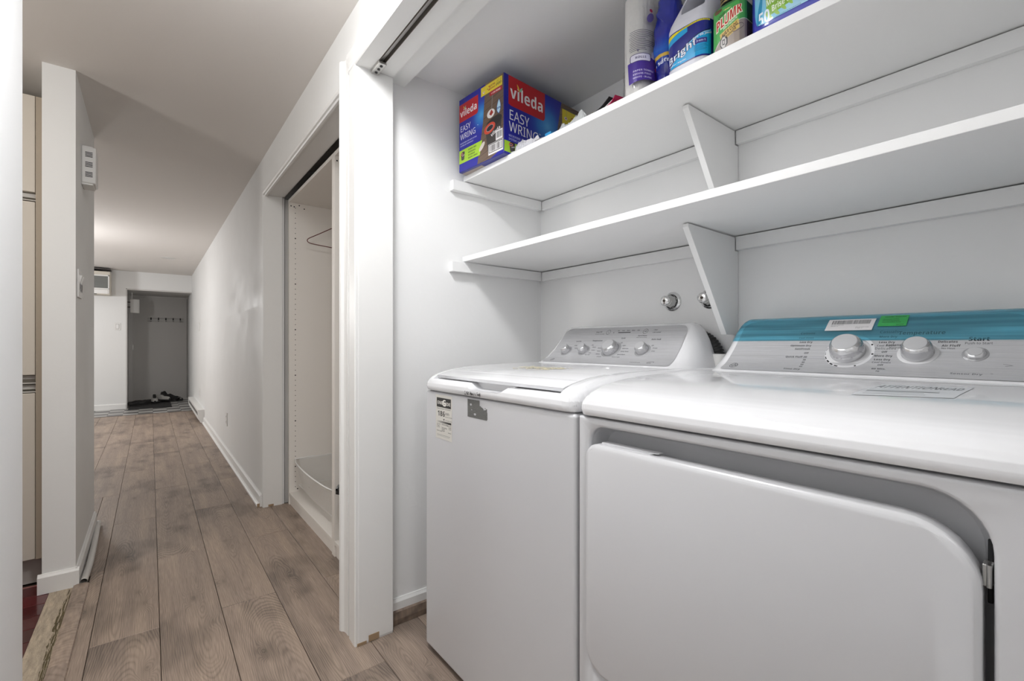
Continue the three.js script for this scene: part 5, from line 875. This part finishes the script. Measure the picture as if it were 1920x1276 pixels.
{ // white rounded box on the left jamb of the entrance
  const z = -9.75, t = thing('wall_lamp', 'white half-round shade on a small bracket at the left side of the grey entrance', 'wall lamp', [-0.30, 1.5, z]);
  const sec = []; for (let i = 0; i <= 16; i++) { const a = -Math.PI / 2 + (i / 16) * Math.PI; sec.push([-0.255 + 0.115 * Math.cos(a), z + 0.06 * Math.sin(a)]); }
  part('shade', prism('y', sec, 1.515, 1.735, 0.004), std({ color: lin(0.62, 0.61, 0.59), roughness: 0.5 }), t);
  part('bracket', merge([rbox(-0.30, -0.25, 1.6, 1.615, z - 0.01, z + 0.01, 0.002), rbox(-0.30, -0.25, 1.68, 1.695, z - 0.01, z + 0.01, 0.002), rbox(-0.30, -0.294, 1.59, 1.705, z - 0.02, z + 0.02, 0.002)]), M.darkMetal, t);
  part('stem', bar([-0.235, 1.73, z], [-0.235, 1.845, z], 0.006, 10), M.whitePlastic, t);
}
{ // recessed light in the corridor ceiling, switched off
  const t = thing('recessed_light', 'small round recessed ceiling light near the entrance, switched off', 'ceiling light', [0.185, CEIL, -7.62]);
  part('ring', lathe([[0.055, 0.0], [0.06, 0.0], [0.075, -0.004], [0.076, -0.001], [0.076, 0.0]], [0.185, CEIL, -7.62], [0, 1, 0], 40), M.whitePlastic, t);
  part('lens', new THREE.CircleGeometry(0.056, 32).rotateX(Math.PI / 2).translate(0.185, CEIL - 0.001, -7.62), std({ color: lin(0.75, 0.74, 0.72), roughness: 0.4 }), t);
}

// ---------------------------------------------------------------- doormat and shoes
{
  const mt = dataTex(128, 128, (x, y) => { const v = 14 + 16 * noise(x * 0.9, y * 0.9); return [v, v * 0.97, v]; });
  const t = thing('doormat', 'black rectangular doormat under the shoes at the entrance', 'doormat', [0.0, 0, -9.66]);
  part('pile', rbox(-0.268, 0.272, 0.001, 0.012, -10.12, -9.2, 0.004), std({ map: mt, roughness: 0.95, bumpMap: mt, bumpScale: 0.004 }), t);
  part('border', merge([rbox(-0.272, 0.276, 0.0008, 0.008, -9.206, -9.19, 0.002), rbox(-0.272, 0.276, 0.0008, 0.008, -10.13, -10.114, 0.002)]), M.rubber, t);
}
// a shoe pointing along local +z: sole, upper that rises to the ankle, opening, tongue
function shoe(name, label, cat, x, z, turn, o) {
  const t = thing(name, label, cat, [x, o.y ?? 0.012, z]); t.rotation.y = turn;
  const L = o.len ?? 0.28, sole = (v) => 0.034 + 0.012 * Math.sin(Math.PI * clamp(v * 1.1)) + (v > 0.55 ? 0.006 : 0);
  const wide = (v) => sole(v) * Math.sqrt(Math.max(0.0, 1 - Math.pow(Math.abs(2 * v - 1), 7)));
  part('sole', grid(32, 10, (u, v) => { const a = u * 2 * Math.PI, w = v < 0.2 ? v / 0.2 : v > 0.8 ? (1 - v) / 0.2 : 1, h = v < 0.2 ? 0 : v > 0.8 ? o.sole : lerp(0, o.sole, (v - 0.2) / 0.6), q = 0.5 + 0.5 * Math.sin(a); return [wide(q) * Math.cos(a) * 0 + w * (Math.cos(a) >= 0 ? 1 : -1) * wide(q) * Math.min(1, Math.abs(Math.cos(a)) * 2.5), h, (q - 0.5) * L * (0.3 + 0.7 * w)]; }), o.soleMat, t, null, true);
  if (o.slide) { // a slipper: one broad strap over the front
    part('strap', grid(16, 8, (u, v) => { const a = Math.PI * u, z0 = lerp(0.0, 0.1, v); return [0.043 * Math.cos(a) * 1.06, o.sole - 0.004 + 0.052 * Math.sin(a) * (1 - 0.25 * v), z0]; }), o.mat, t, null, true);
    return t;
  }
  const top = (v) => o.sole + (v < 0.42 ? o.high : lerp(o.high, o.toe, smooth(0.42, 0.8, v))) * Math.pow(Math.max(0, 1 - Math.pow(Math.abs(2 * v - 1), 9)), 0.5);
  part('upper', grid(20, 28, (u, v) => { const a = Math.PI * u, vv = lerp(0.01, 0.99, v), open = vv < 0.45 && u > 0.3 && u < 0.7 ? 0.45 * o.high * smooth(0.02, 0.16, vv) * smooth(0.45, 0.34, vv) : 0; return [wide(vv) * 0.97 * Math.cos(a) * (1 - 0.15 * Math.sin(a)), o.sole - 0.004 + (top(vv) - o.sole) * Math.pow(Math.sin(a), 0.55) - open, (vv - 0.5) * L * 0.985]; }), o.mat, t, null, true);
  if (o.tongue) part('tongue', grid(6, 8, (u, v) => [lerp(-0.02, 0.02, u), o.sole + lerp(o.toe * 0.95, o.high + 0.02, v) + 0.006, lerp(0.06, -0.03, v)]), o.tongue, t, null, true);
  if (o.lace) part('laces', merge([0, 1, 2, 3].map((k) => bar([-0.026, o.sole + lerp(o.toe, o.high, k / 3.4) + 0.009, 0.055 - k * 0.022], [0.026, o.sole + lerp(o.toe, o.high, k / 3.4) + 0.009, 0.055 - k * 0.022], 0.003, 6))), o.lace, t, null, true);
  return t;
}
{
  const leather = std({ color: lin(0.012, 0.011, 0.011), roughness: 0.35 }), cloth = std({ color: lin(0.018, 0.017, 0.018), roughness: 0.8 }), pale = std({ color: lin(0.46, 0.45, 0.43), roughness: 0.8 }), sole = M.rubber, white = M.whitePlastic;
  const flat = { sole: 0.014, high: 0.055, toe: 0.036, mat: leather, soleMat: sole }, run = { sole: 0.026, high: 0.085, toe: 0.052, mat: pale, soleMat: M.black, tongue: cloth, lace: cloth };
  shoe('dress_shoe', 'black leather shoe at the left edge of the doormat', 'shoe', -0.195, -9.86, -0.9, flat);
  shoe('dress_shoe', 'black leather shoe right of the one at the left edge of the doormat', 'shoe', -0.075, -9.93, -1.05, flat);
  shoe('sneaker', 'pale grey sneaker with black collar pointing straight out of the heap of shoes', 'shoe', 0.055, -9.98, 0.06, run);
  shoe('sneaker', 'pale grey sneaker turned sideways on top of the black shoes', 'shoe', 0.17, -10.05, 0.75, { ...run, y: 0.03 });
  shoe('boot', 'black cloth shoe standing behind the two pale sneakers', 'shoe', 0.20, -10.3, 0.25, { sole: 0.03, high: 0.15, toe: 0.07, mat: cloth, soleMat: sole, y: 0.001 });
  shoe('boot', 'black cloth shoe leaning right of the pale sneakers', 'shoe', 0.285, -10.25, 1.2, { sole: 0.026, high: 0.105, toe: 0.06, mat: cloth, soleMat: sole, y: 0.001 });
  shoe('slipper', 'black slipper with a broad strap, rightmost of the shoes', 'slipper', 0.40, -10.2, 0.2, { sole: 0.022, slide: true, mat: std({ color: lin(0.03, 0.03, 0.03), roughness: 0.4 }), soleMat: sole, y: 0.001, len: 0.27 });
  shoe('slipper', 'black slipper with a broad strap, right beside the black cloth shoes', 'slipper', 0.335, -10.36, 0.35, { sole: 0.022, slide: true, mat: cloth, soleMat: sole, y: 0.001, len: 0.27 });
  shoe('dress_shoe', 'black shoe lying in the middle wire tray of the narrow wardrobe', 'shoe', 0.80, -2.15, -1.5, { ...flat, high: 0.07, y: 0.327 });
}

// ---------------------------------------------------------------- fixtures of the unseen lamps
for (const { at: [x, z], half, drop, power, round, tint, label } of LAMPS) {
  const t = thing(drop ? 'unseen_pendant_lamp' : 'unseen_ceiling_lamp', label, drop ? 'pendant lamp' : 'ceiling lamp', [x, CEIL, z]);
  const q = new THREE.PointLight(new THREE.Color().setRGB(...tint), round, 0, 2);
  q.castShadow = true; q.shadow.radius = 5; q.position.set(x, CEIL - (drop ?? 0.05), z);
  scene.add(q);
  if (drop) {
    part('ceiling_rose', lathe([[0, 0], [0.055, 0], [0.05, -0.018], [0.008, -0.026], [0, -0.026]], [x, CEIL, z], [0, 1, 0], 32), M.whitePlastic, t);
    part('cord', bar([x, CEIL - drop + 0.13, z], [x, CEIL - 0.02, z], 0.003, 8), M.whitePlastic, t);
    part('globe', new THREE.SphereGeometry(0.12, 32, 20).translate(x, CEIL - drop, z), M.glow, t, 'glowing white glass globe');
    part('socket', lathe([[0, -0.01], [0.03, -0.01], [0.03, 0.03], [0.012, 0.04], [0, 0.04]], [x, CEIL - drop + 0.12, z], [0, 1, 0], 24), M.steel, t);
    continue;
  }
  part('base', lathe([[0, 0], [half, 0], [half, -0.018], [half - 0.008, -0.022], [0, -0.022]], [x, CEIL, z], [0, 1, 0], 48), M.whitePlastic, t);
  part('diffuser', lathe([[half - 0.012, -0.02], [half - 0.014, -0.034], [half - 0.04, -0.05], [half * 0.5, -0.058], [0, -0.06]], [x, CEIL, z], [0, 1, 0], 48), M.glow, t, 'glowing white diffuser');
  const s = half * 1.75, l = new THREE.RectAreaLight(new THREE.Color().setRGB(...tint), power, s, s);
  l.position.set(x, CEIL - 0.064, z); l.lookAt(x, 0, z);
  scene.add(l);
}
renderer.render(scene, camera);
